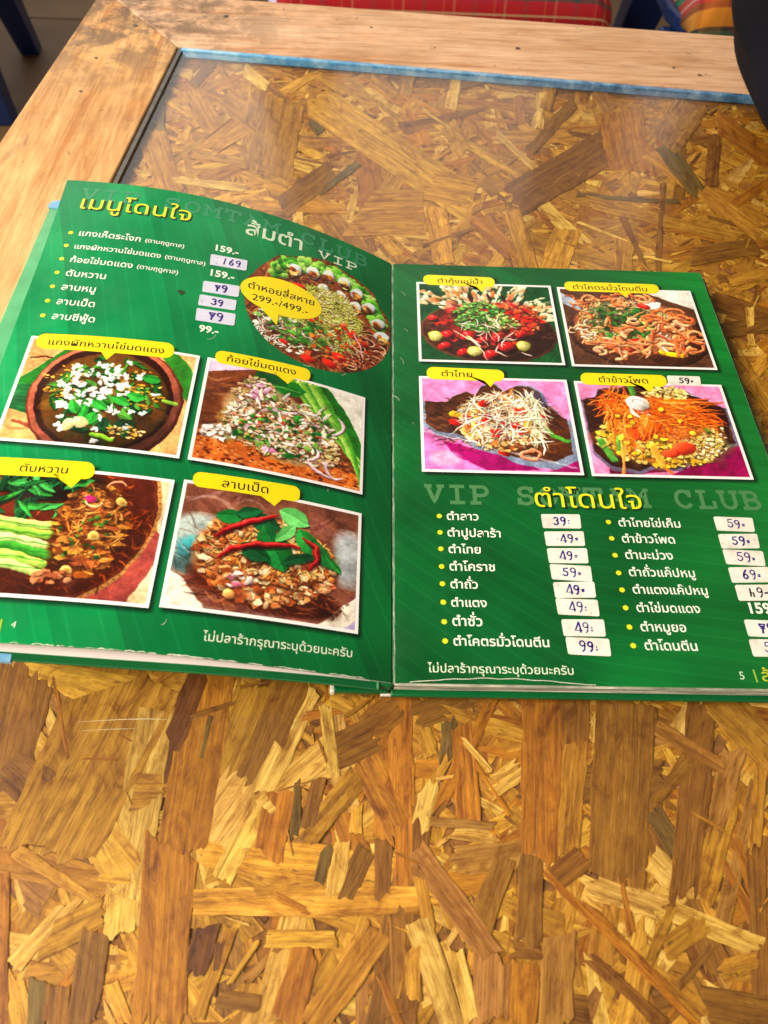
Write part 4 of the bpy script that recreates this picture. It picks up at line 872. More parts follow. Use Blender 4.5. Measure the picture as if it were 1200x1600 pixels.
def text2d(s, bold):
    """outline mesh of a string; tone marks above another mark are lifted"""
    base, marks = '', []
    for i, ch in enumerate(s):
        if ch in TONE and ((base and base[-1] in UP) or (i+1 < len(s) and s[i+1] == '\u0e33')): marks.append((ch, base))
        else: base += ch
    V, Fc = raw(base, bold); V, Fc = list(V), list(Fc)
    for ch, b in marks:
        v, f = raw('\u0e01'+ch, bold); g, gf = raw('\u0e01', bold); x0 = adv(b)-adv('\u0e01')
        gset = {(round(p_[0], 4), round(p_[1], 4)) for p_ in g}
        keep = [i for i, p_ in enumerate(v) if (round(p_[0], 4), round(p_[1], 4)) not in gset]; mp_ = {i: n+len(V) for n, i in enumerate(keep)}
        lift = .17
        V += [(v[i][0]+x0, v[i][1]+lift) for i in keep]; Fc += [tuple(mp_[i] for i in q) for q in f if all(i in mp_ for i in q)]
    return V, Fc
def place(F, page, s, a, b, mat, h=.14, bold=.0, hs=1., shear=0., name='lettering', ret=False, sub=None):
    V, Fc = text2d(s, bold); x0 = min(v[0] for v in V); x1 = max(v[0] for v in V); d = Vector(b)-Vector(a); L_ = d.length; k = L_/(x1-x0); d.normalize(); n = Vector((-d.y, d.x))
    P = [F(*(Vector(a)+d*((v[0]-x0)*k+shear*v[1]*k)+n*(v[1]*k*hs)), h) for v in V]
    if ret: return P, Fc
    return mesh_obj(name, P, Fc, mat, page)
def stroke_geo(F, pts, wd, h, closed=False):
    V, Fc = [], []; n = len(pts)
    for i in range(n):
        a = Vector(pts[max(0, i-1)]); b = Vector(pts[min(n-1, i+1)]); d = (b-a)
        d = d.normalized() if d.length > 1e-6 else Vector((1, 0)); nn = Vector((-d.y, d.x))*wd/2; p_ = Vector(pts[i])
        if i == 0: p_ = p_-d*wd*.3
        if i == n-1: p_ = p_+d*wd*.3
        V += [F(p_.x+nn.x, p_.y+nn.y, h), F(p_.x-nn.x, p_.y-nn.y, h)]
        if i: Fc.append((2*i-2, 2*i-1, 2*i+1, 2*i))
    return V, Fc
def join(gs):
    V, Fc, MI = [], [], []
    for g in gs:
        v, f, m = g if len(g) == 3 else (*g, 0); o = len(V); V += list(v); Fc += [tuple(i+o for i in q) for q in f]; MI += [m]*len(f)
    return V, Fc, MI
def arcp(cx, cy, rx, ry, a0, a1, n=10): return [(cx+rx*math.cos(math.radians(a0+(a1-a0)*i/n)), cy+ry*math.sin(math.radians(a0+(a1-a0)*i/n))) for i in range(n+1)]
# slab-serif typewriter capitals as strokes in a 0..1 box
SL = {
 'V': [[(.12, 1), (.5, 0), (.88, 1)], [(0, 1), (.3, 1)], [(.7, 1), (1, 1)]], 'I': [[(.5, 0), (.5, 1)], [(.15, 0), (.85, 0)], [(.15, 1), (.85, 1)]],
 'P': [[(.2, 0), (.2, 1)], [(.2, 1), (.6, 1)]+arcp(.6, .73, .3, .27, 90, -90)+[(.2, .46)], [(0, 0), (.48, 0)], [(0, 1), (.3, 1)]],
 'S': [arcp(.5, .74, .34, .26, 30, 270, 12)+arcp(.5, .26, .36, .26, 90, -150, 12), [(.84, .74), (.84, 1)], [(.14, .02), (.14, .3)]],
 'O': [arcp(.5, .5, .42, .5, 0, 360, 24)], 'T': [[(.5, 0), (.5, 1)], [(.05, 1), (.95, 1)], [(.05, .76), (.05, 1)], [(.95, .76), (.95, 1)], [(.28, 0), (.72, 0)]],
 'M': [[(.12, 0), (.12, 1), (.5, .4), (.88, 1), (.88, 0)], [(-.05, 0), (.3, 0)], [(.7, 0), (1.05, 0)], [(-.05, 1), (.12, 1)], [(.88, 1), (1.05, 1)]],
 'A': [[(.12, 0), (.5, 1), (.88, 0)], [(.26, .36), (.74, .36)], [(-.02, 0), (.3, 0)], [(.7, 0), (1.02, 0)], [(.3, 1), (.5, 1)]],
 'C': [arcp(.5, .5, .42, .5, 40, 320, 20), [(.86, .68), (.86, 1)]], 'L': [[(.25, 0), (.25, 1)], [(.05, 1), (.5, 1)], [(.05, 0), (.92, 0), (.92, .35)]],
 'U': [[(.14, 1), (.14, .35)]+arcp(.5, .35, .36, .35, 180, 360)+[(.86, 1)], [(-.03, 1), (.32, 1)], [(.68, 1), (1.03, 1)]],
 'B': [[(.18, 0), (.18, 1)], [(.18, 1), (.55, 1)]+arcp(.55, .76, .28, .24, 90, -90)+[(.18, .52)], [(.55, .52)]+arcp(.58, .26, .32, .26, 90, -90)+[(.18, 0)], [(0, 0), (.2, 0)], [(0, 1), (.2, 1)]]}
def slab(F, page, s, a, b, cap, mat, h, wd):
    gs = []; L_ = b[0]-a[0]; n = len(s); pitch = L_/(n-.25)
    for i, ch in enumerate(s):
        for st in SL.get(ch, []):
            P = []
            for q0, q1 in zip(st, st[1:]):
                m = max(1, int(math.hypot((q1[0]-q0[0])*pitch, (q1[1]-q0[1])*cap)/2.5)); P += [lerp(q0, q1, t_/m) for t_ in range(m)]
            P.append(st[-1])
            gs.append(stroke_geo(F, [(a[0]+pitch*(i+.78*q[0]), a[1]+(b[1]-a[1])*(i+q[0])/n+cap*q[1]) for q in P], wd, h+.002*len(gs) % .02))
    V, Fc, _ = join(gs); return mesh_obj('lettering', V, Fc, mat, page)
slab(ML, page_l, 'VIP SOMTAM CLUB', (13.3, 279.8), (191.6, 281.3), 9.2, I_ghost, .10, 1.9)
slab(MR, page_r, 'VIP SOMTAM CLUB', (17.9, 100.2), (196.5, 100.6), 10.6, I_ghost2, .10, 2.2)
slab(ML, page_l, 'VIP', (158.4, 271.8), (184.5, 272.8), 6.4, I_cream, .16, 1.25)
# note: the curve sheet is read off the page, so lines stay level with the page
def head(F, page, s, a, b, mat, hs=1.):
    place(F, page, s, (a[0]+.9, a[1]-.8), (b[0]+.9, b[1]-.8), I_shadow, .13, .02, hs); place(F, page, s, a, b, mat, .17, .0, hs)
head(ML, page_l, 'เมนูโดนใจ', (14.9, 271.0), (78.8, 271.8), I_yel, .95)
place(ML, page_l, 'ส้มตำ', (111.8, 272.3), (147.5, 272.6), I_cream, .16, .012)
TL = [('แกงเห็ดระโงก', 19.8, 247.1, 54.4, 0), ('(ตามฤดูกาล)', 57, 247.6, 79.1, 1), ('แกงผักหวานไข่มดแดง', 19.9, 235.9, 67.8, 0), ('(ตามฤดูกาล)', 70.1, 236.4, 92.9, 1), ('ก้อยไข่มดแดง', 20.1, 224.6, 54.2, 0), ('(ตามฤดูกาล)', 56.6, 225.1, 79.3, 1),
      ('ตับหวาน', 20.4, 213.4, 41.9, 0), ('ลาบหมู', 20.7, 202.4, 38.8, 0), ('ลาบเป็ด', 20.9, 191.3, 40.8, 0), ('ลาบซีฟู้ด', 21.2, 180.2, 43.2, 0)]
for s, x, y, x1, k in TL: place(ML, page_l, s, (x, y), (x1, y), I_white, .14, .014 if not k else .014)
def dots(F, page, pts, r_):
    for x, y in pts:
        P = [F(x+r_*math.cos(i*math.pi/8), y+r_*math.sin(i*math.pi/8), .14) for i in range(16)]; mesh_obj('bullet', P, [tuple(range(16))], I_dot, page)
dots(ML, page_l, [(15.0, 248.9), (15.2, 237.8), (15.4, 226.6), (15.6, 215.4), (15.9, 204.3), (16.1, 193.2), (16.4, 182.1)], 1.35)
for s, x, y, x1 in (('159.-', 96.7, 248.7, 110.2), ('159.-', 96.8, 227.0, 110.4), ('99.-', 96.9, 182.3, 107.4)): place(ML, page_l, s, (x, y+2.4), (x1, y+2.9), I_white, .14, .03)
NOTE = 'ไม่ปลาร้ากรุณาระบุด้วยนะครับ'
place(ML, page_l, NOTE, (124.8, 8.1), (191, 9.4), I_cream, .14, .008); place(MR, page_r, NOTE, (16.2, 5.4), (82.8, 5.3), I_cream, .14, .008)
place(ML, page_l, '4', (47.8, 6.8), (49.7, 6.8), I_cream, .14, 0); place(MR, page_r, '5', (159.2, 4.4), (161.3, 4.4), I_cream, .14, 0)
for F, pg, pts in ((ML, page_l, [(44.0, 4.6), (43.6, 10.0)]), (MR, page_r, [(166.4, 9.0), (166.6, 3.4)])):
    V, Fc = stroke_geo(F, pts, .8, .14); mesh_obj('page_mark', V, Fc, ink('ink_leaf', (150, 190, 60)), pg)
place(MR, page_r, 'ส้มตำ', (169.4, 3.8), (186, 3.8), ink('ink_gold', (190, 200, 60)), .14, .01)
head(MR, page_r, 'ตำโดนใจ', (75.7, 98.8), (132.4, 98.6), I_yel, .95)
for s, x, y, x1 in (('ตำลาว', 28.6, 89.2, 45), ('ตำปูปลาร้า', 28.5, 79.0, 55.7), ('ตำไทย', 28.6, 69.1, 44.8), ('ตำโคราช', 28.6, 59.0, 51.2), ('ตำถั่ว', 28.6, 49.0, 42.0), ('ตำแตง', 28.5, 39.0, 45.6), ('ตำซั่ว', 28.6, 28.9, 42.8), ('ตำโคตรมั่วโดนตีน', 28.6, 18.8, 73.3),
        ('ตำไทยไข่เค็ม', 117.9, 87.4, 150.3), ('ตำข้าวโพด', 117.9, 77.5, 145.2), ('ตำมะม่วง', 117.9, 67.8, 142.1), ('ตำถั่วแค๊ปหมู', 117.9, 57.8, 151), ('ตำแตงแค๊ปหมู', 118.0, 48.0, 155), ('ตำไข่มดแดง', 118.0, 38.0, 148.9), ('ตำหมูยอ', 118.0, 27.8, 139.8), ('ตำโดนตีน', 118.1, 18.2, 142.9), ('159.-', 173.3, 38.4, 188.3)):
    place(MR, page_r, s, (x, y), (x1, y), I_white, .14, .014 if s[0] != '1' else .03)
dots(MR, page_r, [(24.7, y) for y in (91.4, 81.3, 71.4, 61.1, 51.3, 41.2, 30.8, 20.9)]+[(112.7, y) for y in (89.9, 79.8, 69.7, 59.4, 49.8, 40.0, 29.8, 20.2)], 1.35)
# yellow name bubbles: thin printed panels with their lettering
I_bub = ink('bubble_yellow', (250, 224, 8))
def bubble(F, page, q, tip, s, a, b, hs=.88, r_=4.6):
    """q = TL TR BR BL in page mm"""
    q = [Vector(p_) for p_ in q]; P = []
    for i in range(4):
        p_, pr, nx = q[i], q[i-1], q[(i+1) % 4]; d0 = (pr-p_).normalized(); d1 = (nx-p_).normalized(); rr_ = min(r_, (q[0]-q[3]).length*.42)
        for k in range(6):
            t_ = k/5*math.pi/2; P.append(p_+d0*rr_*(1-math.sin(t_))+d1*rr_*(1-math.cos(t_)))
        if i == 2:
            tp = Vector(tip); bx = lambda k: q[2].lerp(q[3], max(.12, min(.9, k))); L_ = (q[2]-q[3]).length; f = (q[2]-tp).dot((q[2]-q[3]).normalized())/L_
            P += [bx(f-3.4/L_), tp, bx(f+3.4/L_)]
    D = []
    for p_, nx in zip(P, P[1:]+P[:1]):
        m = max(1, int((nx-p_).length/3)); D += [p_.lerp(nx, k/m) for k in range(m)]
    P = D; c = sum(P, Vector((0, 0)))/len(P); n = len(P); V = [F(c.x, c.y, .2)]; RG = [i/10 for i in range(1, 11)]
    for k in RG: V += [F(*(c.lerp(p_, k)), .2) for p_ in P]
    Fc = [(0, 1+(i+1) % n, 1+i) for i in range(n)]+[(1+j*n+i, 1+j*n+(i+1) % n, 1+(j+1)*n+(i+1) % n, 1+(j+1)*n+i) for j in range(9) for i in range(n)]
    mesh_obj('name_bubble', V, [f_[::-1] if F(0, 0).x > 9 else f_ for f_ in Fc], I_bub, page)
    if s: place(F, page, s, a, b, I_blk, .26, .004, hs)
BL_ = [([(17.4, 169.2), (86.4, 172.6), (86.9, 161.8), (18.6, 158.6)], (54.8, 155.2), 'แกงผักหวานไข่มดแดง', (24.2, 161.8), (81.9, 164.4)),
       ([(107.8, 173.6), (160.2, 176.0), (160.4, 166.6), (108.4, 164.6)], (148.4, 161.0), 'ก้อยไข่มดแดง', (114.3, 167.0), (152.1, 168.8)),
       ([(17.8, 90.0), (63.2, 91.4), (64.4, 81.8), (19.0, 80.2)], (55.7, 76.2), 'ตับหวาน', (30.9, 83.0), (52.1, 83.8)),
       ([(108.2, 93.4), (160.5, 95.6), (160.8, 86.3), (108.9, 84.8)], (148.7, 81.4), 'ลาบเป็ด', (122.4, 87.0), (144.9, 87.8))]
for b_ in BL_: bubble(ML, page_l, *b_)
BR_ = [([(21.4, 286.2), (68.9, 285.2), (68.3, 275.0), (21.3, 276.0)], (59.5, 269.9), 'ตำกุ้งแม่น้ำ', (30.7, 278.4), (60.3, 277.9)),
       ([(115.0, 283.4), (178.4, 283.0), (177.2, 273.4), (114.8, 273.8)], (154.1, 268.9), 'ตำโคตรมั่วโดนตีน', (120.4, 275.8), (169.8, 275.6)),
       ([(21.3, 200.0), (67.7, 198.9), (66.9, 189.2), (21.0, 189.8)], (58.6, 184.4), 'ตำไทย', (29.9, 192.4), (48.2, 192.0)),
       ([(113.6, 198.4), (165.6, 198.1), (164.4, 188.2), (112.9, 188.6)], (152.9, 183.4), 'ตำข้าวโพด', (124, 191.0), (153.6, 190.8))]
for b_ in BR_: bubble(MR, page_r, *b_)
# oval bubble on the platter
P = []
for i in range(40):
    a = i/40*2*math.pi; x, y = 139.0+24.6*math.cos(a), 226.0+13.2*math.sin(a)+0*x if False else 226.0+14.8*math.sin(a)
    P.append((139.0+24.6*math.cos(a)-.0*math.sin(a), y-.02*(24.6*math.cos(a))))
    if i == 27: P.append((138.2, 202.6))
V = [ML(139, 226, .2)]+[ML(139+(x-139)*k/8, 226+(y-226)*k/8, .2) for k in range(1, 9) for x, y in P]; n = len(P)
mesh_obj('name_bubble', V, [(0, 1+i, 1+(i+1) % n) for i in range(n)]+[(1+j*n+i, 1+j*n+n+i, 1+j*n+n+(i+1) % n, 1+j*n+(i+1) % n) for j in range(7) for i in range(n)], I_bub, page_l)
place(ML, page_l, 'ตำหอยสี่สหาย', (118.8, 226.4), (158.6, 227.2), I_blk, .26, .006, 1.0); place(ML, page_l, '299.-/499.-', (122.1, 217.6), (155.3, 218.2), I_blk, .26, 0, .95)
# handwritten price stickers
HW = {'3': [arcp(.3, .74, .24, .22, 150, -80, 8)+arcp(.3, .27, .27, .26, 80, -150, 9)], '9': [arcp(.3, .72, .24, .25, 0, 360, 14)+[(.54, .5), (.46, .1), (.3, -.06)]],
      '4': [[(.40, 1), (.02, .16), (.64, .18)], [(.40, 1), (.50, .55), (.54, -.02)]], '5': [[(.55, .98), (.14, .96), (.12, .58)]+arcp(.28, .34, .27, .28, 100, -150, 9)],
      '6': [[(.42, 1), (.16, .62), (.08, .3)]+arcp(.3, .26, .22, .24, 170, -190, 12)], '7': [[(.02, .9), (.56, .92), (.3, .4), (.24, -.02)], [(.0, .9), (.12, .62), (.3, .7)], [(.14, .46), (.46, .5)]],
      '1': [[(.3, .95), (.2, 0)]], '-': [[(.05, .45), (.42, .48)]], '=': [[(.08, .52), (.36, .54)], [(.12, .3), (.32, .32)]], ':': [[(.12, .55), (.2, .57)], [(.12, .2), (.2, .2)]], '.': [[(.1, .5), (.16, .5)]], 'r': [[(.1, .9), (.1, 0), (.16, .5), (.4, .45), (.42, 0)]]}
t = NT('sticker_paper'); n_ = t.noise(t.coords('Object'), 130, 5, .6); t.set(Base_Color=t.ramp(n_, [(.28, srgb((206, 200, 190))), (.5, srgb((234, 228, 220))), (.7, srgb((240, 236, 232)))]), Roughness=.4); M_stick = t.m
t = NT('sticker_lilac'); n_ = t.noise(t.coords('Object'), 130, 5, .6); t.set(Base_Color=t.ramp(n_, [(.3, srgb((205, 205, 235))), (.7, srgb((226, 224, 246)))]), Roughness=.35); M_stick2 = t.m
srd = random.Random(9)
def sticker(F, page, q, s, mat, pen=None, bold=False, at=.30):
    q = [Vector(p_) for p_ in q]; P = []
    for i in range(4):
        p_, pr, nx = q[i], q[i-1], q[(i+1) % 4]; d0, d1 = (pr-p_).normalized(), (nx-p_).normalized()
        for k in range(4): t_ = k/3*math.pi/2; P.append(p_+d0*.95*(1-math.sin(t_))+d1*.95*(1-math.cos(t_)))
    n = len(P); c = sum(P, Vector((0, 0)))/n
    V = [F(c.x, c.y, .30)]+[F(*p_, .28) for p_ in P]+[F(*p_, .1) for p_ in P]
    Fc = [(0, 1+(i+1) % n, 1+i) for i in range(n)]+[(1+i, 1+(i+1) % n, 1+n+(i+1) % n, 1+n+i) for i in range(n)]
    gs = [(V, Fc, 0)]; W_ = (q[1]-q[0]).length; H_ = (q[0]-q[3]).length; ex = (q[1]-q[0]).normalized(); ey = (q[0]-q[3]).normalized()
    o_ = q[3]+ex*W_*at+ey*H_*.24; x = 0; ch_h = H_*.58
    for ch in s:
        small = ch in '=:-.'; sc_ = ch_h*(1 if not small else .8); k = srd.uniform(.92, 1.08)
        for st in HW.get(ch, []):
            pts = [tuple(o_+ex*(x+p_[0]*sc_*k*.95+p_[1]*.06*sc_)+ey*(p_[1]*sc_*k)) for p_ in st]
            gs.append((*stroke_geo(F, pts, srd.uniform(.6, .95), .34+.002*len(gs)), 1))
            if bold: gs.append((*stroke_geo(F, [(a+.35, b-.2) for a, b in pts], .55, .34+.002*len(gs)), 1))
        x += sc_*(.66 if not small else .4)+.35
    for _ in range(srd.randint(1, 5)):          # specks of grime near the edge
        p_ = q[0].lerp(q[1], srd.choice((srd.uniform(.02, .1), srd.uniform(.9, .98)))).lerp(q[3].lerp(q[2], srd.random()), srd.uniform(.1, .9)); r_ = srd.uniform(.12, .32)
        gs.append(([F(p_.x+r_*math.cos(i), p_.y+r_*math.sin(i)*.8, .33) for i in range(6)], [tuple(range(6))], 2))
    V, Fc, MI = join(gs); return mesh_obj('price_sticker', V, Fc, [mat, pen or I_pen, I_blk], page, False, MI)
for q, s in (([(94.7, 247.0), (116.0, 249.0), (116.3, 240.0), (95.3, 238.0)], '169'), ([(93.8, 223.8), (114.3, 226.0), (114.5, 216.9), (94.3, 215)], '79'), ([(93.4, 212.5), (113.9, 214), (114.0, 205.8), (93.7, 204)], '39'), ([(93.4, 201.6), (114.7, 203.2), (115.0, 194.0), (94.0, 192.2)], '79')):
    sticker(ML, page_l, q, s, M_stick2, I_pen, s != '169', .32)
sticker(MR, page_r, [(166.1, 197.8), (186.2, 197.8), (185.3, 189.8), (165.5, 189.7)], '59=', M_stick, I_pen2, False, .34)
for x, y, s in ((77.8, 94.1, '39:'), (78.2, 83.4, '.49='), (78.4, 73.2, '49='), (78.7, 63.3, '59='), (79.1, 53.7, '49='), (79.2, 44.2, '49:'), (80.5, 33.3, '49:'), (81.3, 23.7, '99:')):
    j = srd.uniform(-.45, .45); sticker(MR, page_r, [(x, y+j), (x+20.5, y-j), (x+20.1, y-8.9-j), (x+.2, y-8.7+j)], s, M_stick, I_pen, s[0] == '3' and False, .28)
for x, y, s, pn in ((168.9, 94.5, '59=', I_pen), (168.6, 84, '59=', I_pen), (168.6, 74.1, '59=', I_pen), (168.7, 64.1, '69=', I_pen), (169.4, 54, 'r9-', I_pen2), (168.9, 34.5, '79', I_pen), (168.4, 24.5, '59=', I_pen)):
    j = srd.uniform(-.45, .45); sticker(MR, page_r, [(x, y+j), (x+20.7, y+.2-j), (x+19.7, y-8.7-j), (x-.1, y-8.8+j)], s, M_stick, pn, s == '79', .30)
# a grease spot, scuffs on the laminate
P = [ML(83.4+2.0*math.cos(i*.7)*(1+.3*math.sin(i*2.1)), 211.6+2.0*math.sin(i*.7)*(1+.3*math.cos(i*1.7)), .12) for i in range(9)]; mesh_obj('grease_spot', P, [tuple(range(9))], ink('grease', (40, 66, 34)), page_l)
sr = random.Random(2)
for k in range(16):
    F, pg = ((MR, page_r), (ML, page_l))[k % 2]; x, y = sr.uniform(4, 14) if F is MR else sr.uniform(60, 190), sr.uniform(8, 285) if F is MR else sr.choice((sr.uniform(92, 98), sr.uniform(10, 17), sr.uniform(176, 180)))
    a = sr.uniform(1.2, 1.9) if F is MR else sr.uniform(-.6, .9); l_ = sr.uniform(1, 6); P = [(x+l_*i/4*math.cos(a+.15*i), y+l_*i/4*math.sin(a+.15*i)) for i in range(5)]
    V, Fc = stroke_geo(F, P, sr.uniform(.1, .26), .11); mesh_obj('scuff', V, Fc, M_edge if k % 3 else I_ghost, pg)
# lifted laminate line along the lower edge of the right page
V, Fc = stroke_geo(MR, [(8+4*i, .6+2.3*math.sin(min(1, i/20)*math.pi)*(1+.12*math.sin(i*1.7))) for i in range(22)], .35, .12); mesh_obj('scuff', V, Fc, M_edge, page_r)
# ragged white core showing along the lower edge of the left page
gs = []
for k in range(60):
    u = sr.uniform(45, 195); l_ = sr.uniform(.8, 5); gs.append(stroke_geo(ML, [(u, .25), (u+l_*.5, .25+sr.uniform(0, .5)), (u+l_, .25)], sr.uniform(.15, .5), .12+.001*k))
V, Fc, _ = join(gs); mesh_obj('worn_edge', V, Fc, M_edge, page_l)

# ------------------------------------------------------------ round the table
floor = mesh_obj('floor', *prism([(-4, -2), (4, -2), (4, 6), (-4, 6)], -.80, -.7535), mat_plain('grout', (70, 52, 36), .8, .15, 12))
floor['kind'] = 'structure'
M_tile = [mat_plain('floor_tile', c_, .5, .16, 5) for c_ in ((104, 78, 48), (96, 70, 42), (110, 84, 52))]
tm = {}
for i in range(-6, 6):
    for j in range(-1, 9):
        m = M_tile[(i*7+j*5) % 3]
        if m.name not in tm:
            o = mesh_obj('floor_tile', *prism([(-.296, -.296), (.296, -.296), (.296, .296), (-.296, .296)], -.0035, 0), m, floor); bevel(o, .003); tm[m.name] = o.data
        else: o = link(bpy.data.objects.new('floor_tile', tm[m.name]), floor); bevel(o, .003)
        o.location = (i*.6+.15, j*.6+.36, -.75)
M_navy = mat_plain('navy_paint', (14, 40, 92), .35, .25, 14)
M_lav = mat_plain('lilac_plastic', (200, 192, 226), .4)
def chair(label, loc, rz, seat_mat, sw=.40, sd=.40, sh=.45, back=True, hue=None):
    t = thing('metal_chair', label, 'chair', (loc[0], loc[1], -.75), 'metal chairs round the table'); t.rotation_euler = (0, 0, rz)
    pts = [(sw/2*math.copysign(abs(math.cos(a))**.5, math.cos(a)), sd/2*math.copysign(abs(math.sin(a))**.5, math.sin(a))) for a in (i*math.pi/12 for i in range(24))]
    bevel(mesh_obj('seat', *prism(pts, sh-.03, sh), seat_mat, t), .008, 3)
    for sx in (-1, 1):
        for sy in (-1, 1):
            tx, ty, bx, by = sx*(sw/2-.04), sy*(sd/2-.04), sx*(sw/2+.015), sy*(sd/2+.015)
            V = []
            for (x, y, z, a) in ((bx, by, 0, .026), (tx, ty, sh-.03, .046)): V += [(x-a, y-a, z), (x+a, y-a, z), (x+a, y+a, z), (x-a, y+a, z)]
            bevel(mesh_obj('leg', V, [(3, 2, 1, 0), (4, 5, 6, 7)]+[(i, (i+1) % 4, 4+(i+1) % 4, 4+i) for i in range(4)], M_navy, t), .004)
    for sx in (-1, 1): mesh_obj('brace', *prism([(sx*(sw/2-.02)-.008, -sd/2+.02), (sx*(sw/2-.02)+.008, -sd/2+.02), (sx*(sw/2-.02)+.008, sd/2-.02), (sx*(sw/2-.02)-.008, sd/2-.02)], .2, .23), M_navy, t)
    if back:
        bevel(mesh_obj('backrest', *prism([(-sw/2+.03, sd/2-.01), (sw/2-.03, sd/2-.01), (sw/2-.05, sd/2+.015), (-sw/2+.05, sd/2+.015)], sh+.22, sh+.36), M_navy, t), .008)
        for sx in (-1, 1): mesh_obj('post', *prism([(sx*(sw/2-.05)-.012, sd/2-.02), (sx*(sw/2-.05)+.012, sd/2-.02), (sx*(sw/2-.05)+.012, sd/2+.004), (sx*(sw/2-.05)-.012, sd/2+.004)], sh, sh+.23), M_navy, t)
    return t
chair('dark navy metal chair standing on the floor left of the table', (-1.185, 2.03), .10, M_navy, .34, .36, .45, True)
chair('metal chair with pale lilac seat under the wide red plaid cushion', (.10, 1.66), 0, M_lav, .66, .52, .445)
chair('metal chair under the orange and red checked cushion by the dark bag', (.80, 1.66), -.05, M_navy, .46, .42, .44)
# checked cloth cushions
def plaid(name, cols, base, per):
    t = NT(name); v_ = t.coords('Object'); sx = t.n('ShaderNodeSeparateXYZ'); t.l(v_, sx.inputs[0])
    c = None
    zz = t.math('ADD', sx.outputs[1], t.math('MULTIPLY', sx.outputs[2], 1.))
    fy = t.math('FRACT', t.math('MULTIPLY', zz, 1/per)); fx = t.math('FRACT', t.math('MULTIPLY', sx.outputs[0], 1/(per*1.1)))
    r1 = t.ramp(fy, cols); r2 = t.ramp(fx, cols)
    for e in (r1, r2): e.node.color_ramp.interpolation = 'CONSTANT'
    c = t.mix(.22, r1, r2); n_ = t.noise(v_, 400, 2); c = t.mix(1., c, t.ramp(n_, [(.3, (.85,)*3), (.7, (1.1,)*3)]), 'MULTIPLY')
    t.set(Base_Color=c, Roughness=.9); return t.m
M_pl1 = plaid('red_plaid', [(0, srgb((176, 14, 26))), (.16, srgb((200, 130, 90))), (.19, srgb((168, 10, 24))), (.36, srgb((205, 175, 130))), (.40, srgb((182, 16, 28))), (.60, srgb((176, 22, 40))), (.74, srgb((46, 70, 66))), (.84, srgb((170, 12, 24)))], None, .085)
M_pl2 = plaid('orange_plaid', [(0, srgb((196, 34, 50))), (.12, srgb((220, 190, 190))), (.15, srgb((190, 30, 46))), (.34, srgb((30, 122, 96))), (.5, srgb((36, 60, 60))), (.56, srgb((222, 140, 40))), (.86, srgb((150, 60, 30)))], None, .12)
def cushion(name, label, cx_, cy_, wx, wy, zt, mat, drop, seed):
    r = random.Random(seed); n = 64; V = []; Fc = []
    ring = lambda k, z, ph=0: [(cx_+(wx/2*k)*math.copysign(abs(math.cos(a))**.14, math.cos(a)), cy_+(wy/2*k)*math.copysign(abs(math.sin(a))**.14, math.sin(a)), z+ph*(.008*math.sin(5*a+seed)+.005*math.sin(11*a))) for a in (i*2*math.pi/n for i in range(n))]
    V = [(cx_, cy_, zt)]
    R_ = [ring(.5, zt, .2), ring(.85, zt-.002, .3), ring(.97, zt-.012, .4), ring(1.02, zt-.035, .6), ring(1.03, zt-drop*.7, .8), ring(1.035, zt-drop, 1.), ring(1.0, zt-drop, 1.), ring(.98, zt-.045, .2)]
    for q in R_: V += q
    Fc = [(0, 1+i, 1+(i+1) % n) for i in range(n)]
    for k in range(len(R_)-1): Fc += [(1+k*n+i, 1+(k+1)*n+i, 1+(k+1)*n+(i+1) % n, 1+k*n+(i+1) % n) for i in range(n)]
    o = mesh_obj(name, V, Fc, mat, None, True); return tag(o, label, 'cushion', 'checked cushions on the chairs')
cushion('seat_cushion', 'wide red plaid cloth cushion on the chair straight beyond the table', .115, 1.655, .62, .46, -.245, M_pl1, .075, 1)
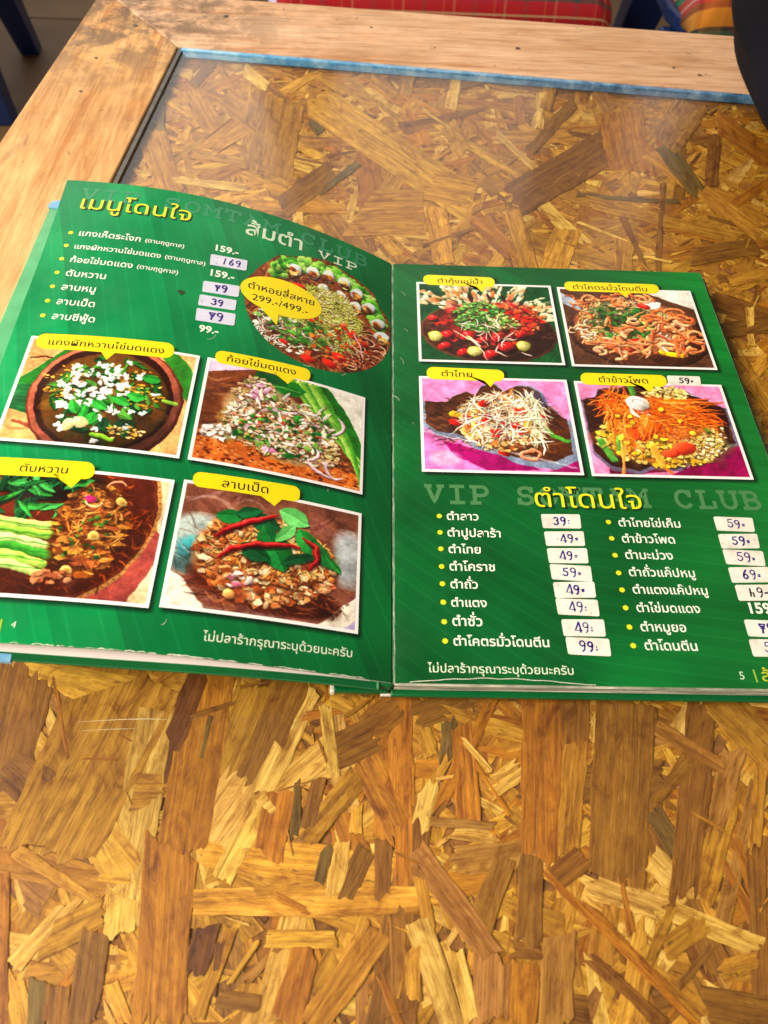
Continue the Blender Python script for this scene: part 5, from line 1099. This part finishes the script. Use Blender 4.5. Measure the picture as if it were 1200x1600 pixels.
cushion('seat_cushion', 'orange green and red checked cushion half hidden behind the dark bag', .905, 1.66, .62, .42, -.240, M_pl2, .085, 4)
# dark navy bag leaning on the right end of the table
t = NT('navy_cloth'); v_ = t.coords('Object'); n_ = t.noise(v_, 9, 5); wv = t.noise(v_, 900, 2)
t.set(Base_Color=t.ramp(n_, [(.3, srgb((3, 5, 14))), (.7, srgb((7, 11, 26)))]), Roughness=.9, Specular_IOR_Level=.15); t.bump(wv, .3, .0005)
bm = bmesh.new(); bmesh.ops.create_icosphere(bm, subdivisions=5, radius=1)
for v in bm.verts:
    x, y, z = v.co; e = .62
    x, y, z = [math.copysign(abs(q)**e, q) for q in (x, y, z)]
    f = 1+.035*math.sin(5*z+4*y)+.03*math.sin(9*y+2*x+3*z)+.015*math.sin(17*z-6*y)
    v.co = (x*.100*f+.012*z, y*.200*f, z*.105*(1+.05*math.sin(4*y)))
me = bpy.data.meshes.new('bag_body'); bm.to_mesh(me); bm.free(); me.materials.append(t.m); me.polygons.foreach_set('use_smooth', [True]*len(me.polygons))
BX, BY, BZ = BAG
bag = thing('cloth_bag', 'dark navy cloth bag resting on the right end of the table', 'bag', (BX, BY, ZT+.001))
bo = link(bpy.data.objects.new('bag_body', me), bag); bo.location = (0, 0, .104); bo.rotation_euler = (0, 0, BROT)
for s in (-1, 1):
    cu = [(0+.03*s, -.07+.0*s, .19), (.03*s, -.065, .27), (.02*s, -.03, .315), (.02*s, .03, .315), (.03*s, .065, .27), (.03*s, .07, .19)]
    V, Fc = [], []
    for i, p_ in enumerate(cu): V += [(p_[0]-.004, p_[1], p_[2]-.010), (p_[0]+.004, p_[1], p_[2]-.010), (p_[0]+.004, p_[1], p_[2]+.010), (p_[0]-.004, p_[1], p_[2]+.010)]
    for i in range(len(cu)-1): Fc += [(4*i+k, 4*i+(k+1) % 4, 4*i+4+(k+1) % 4, 4*i+4+k) for k in range(4)]
    hnd = mesh_obj('handle', V, Fc, t.m, bag, True); hnd.rotation_euler = (0, 0, BROT)
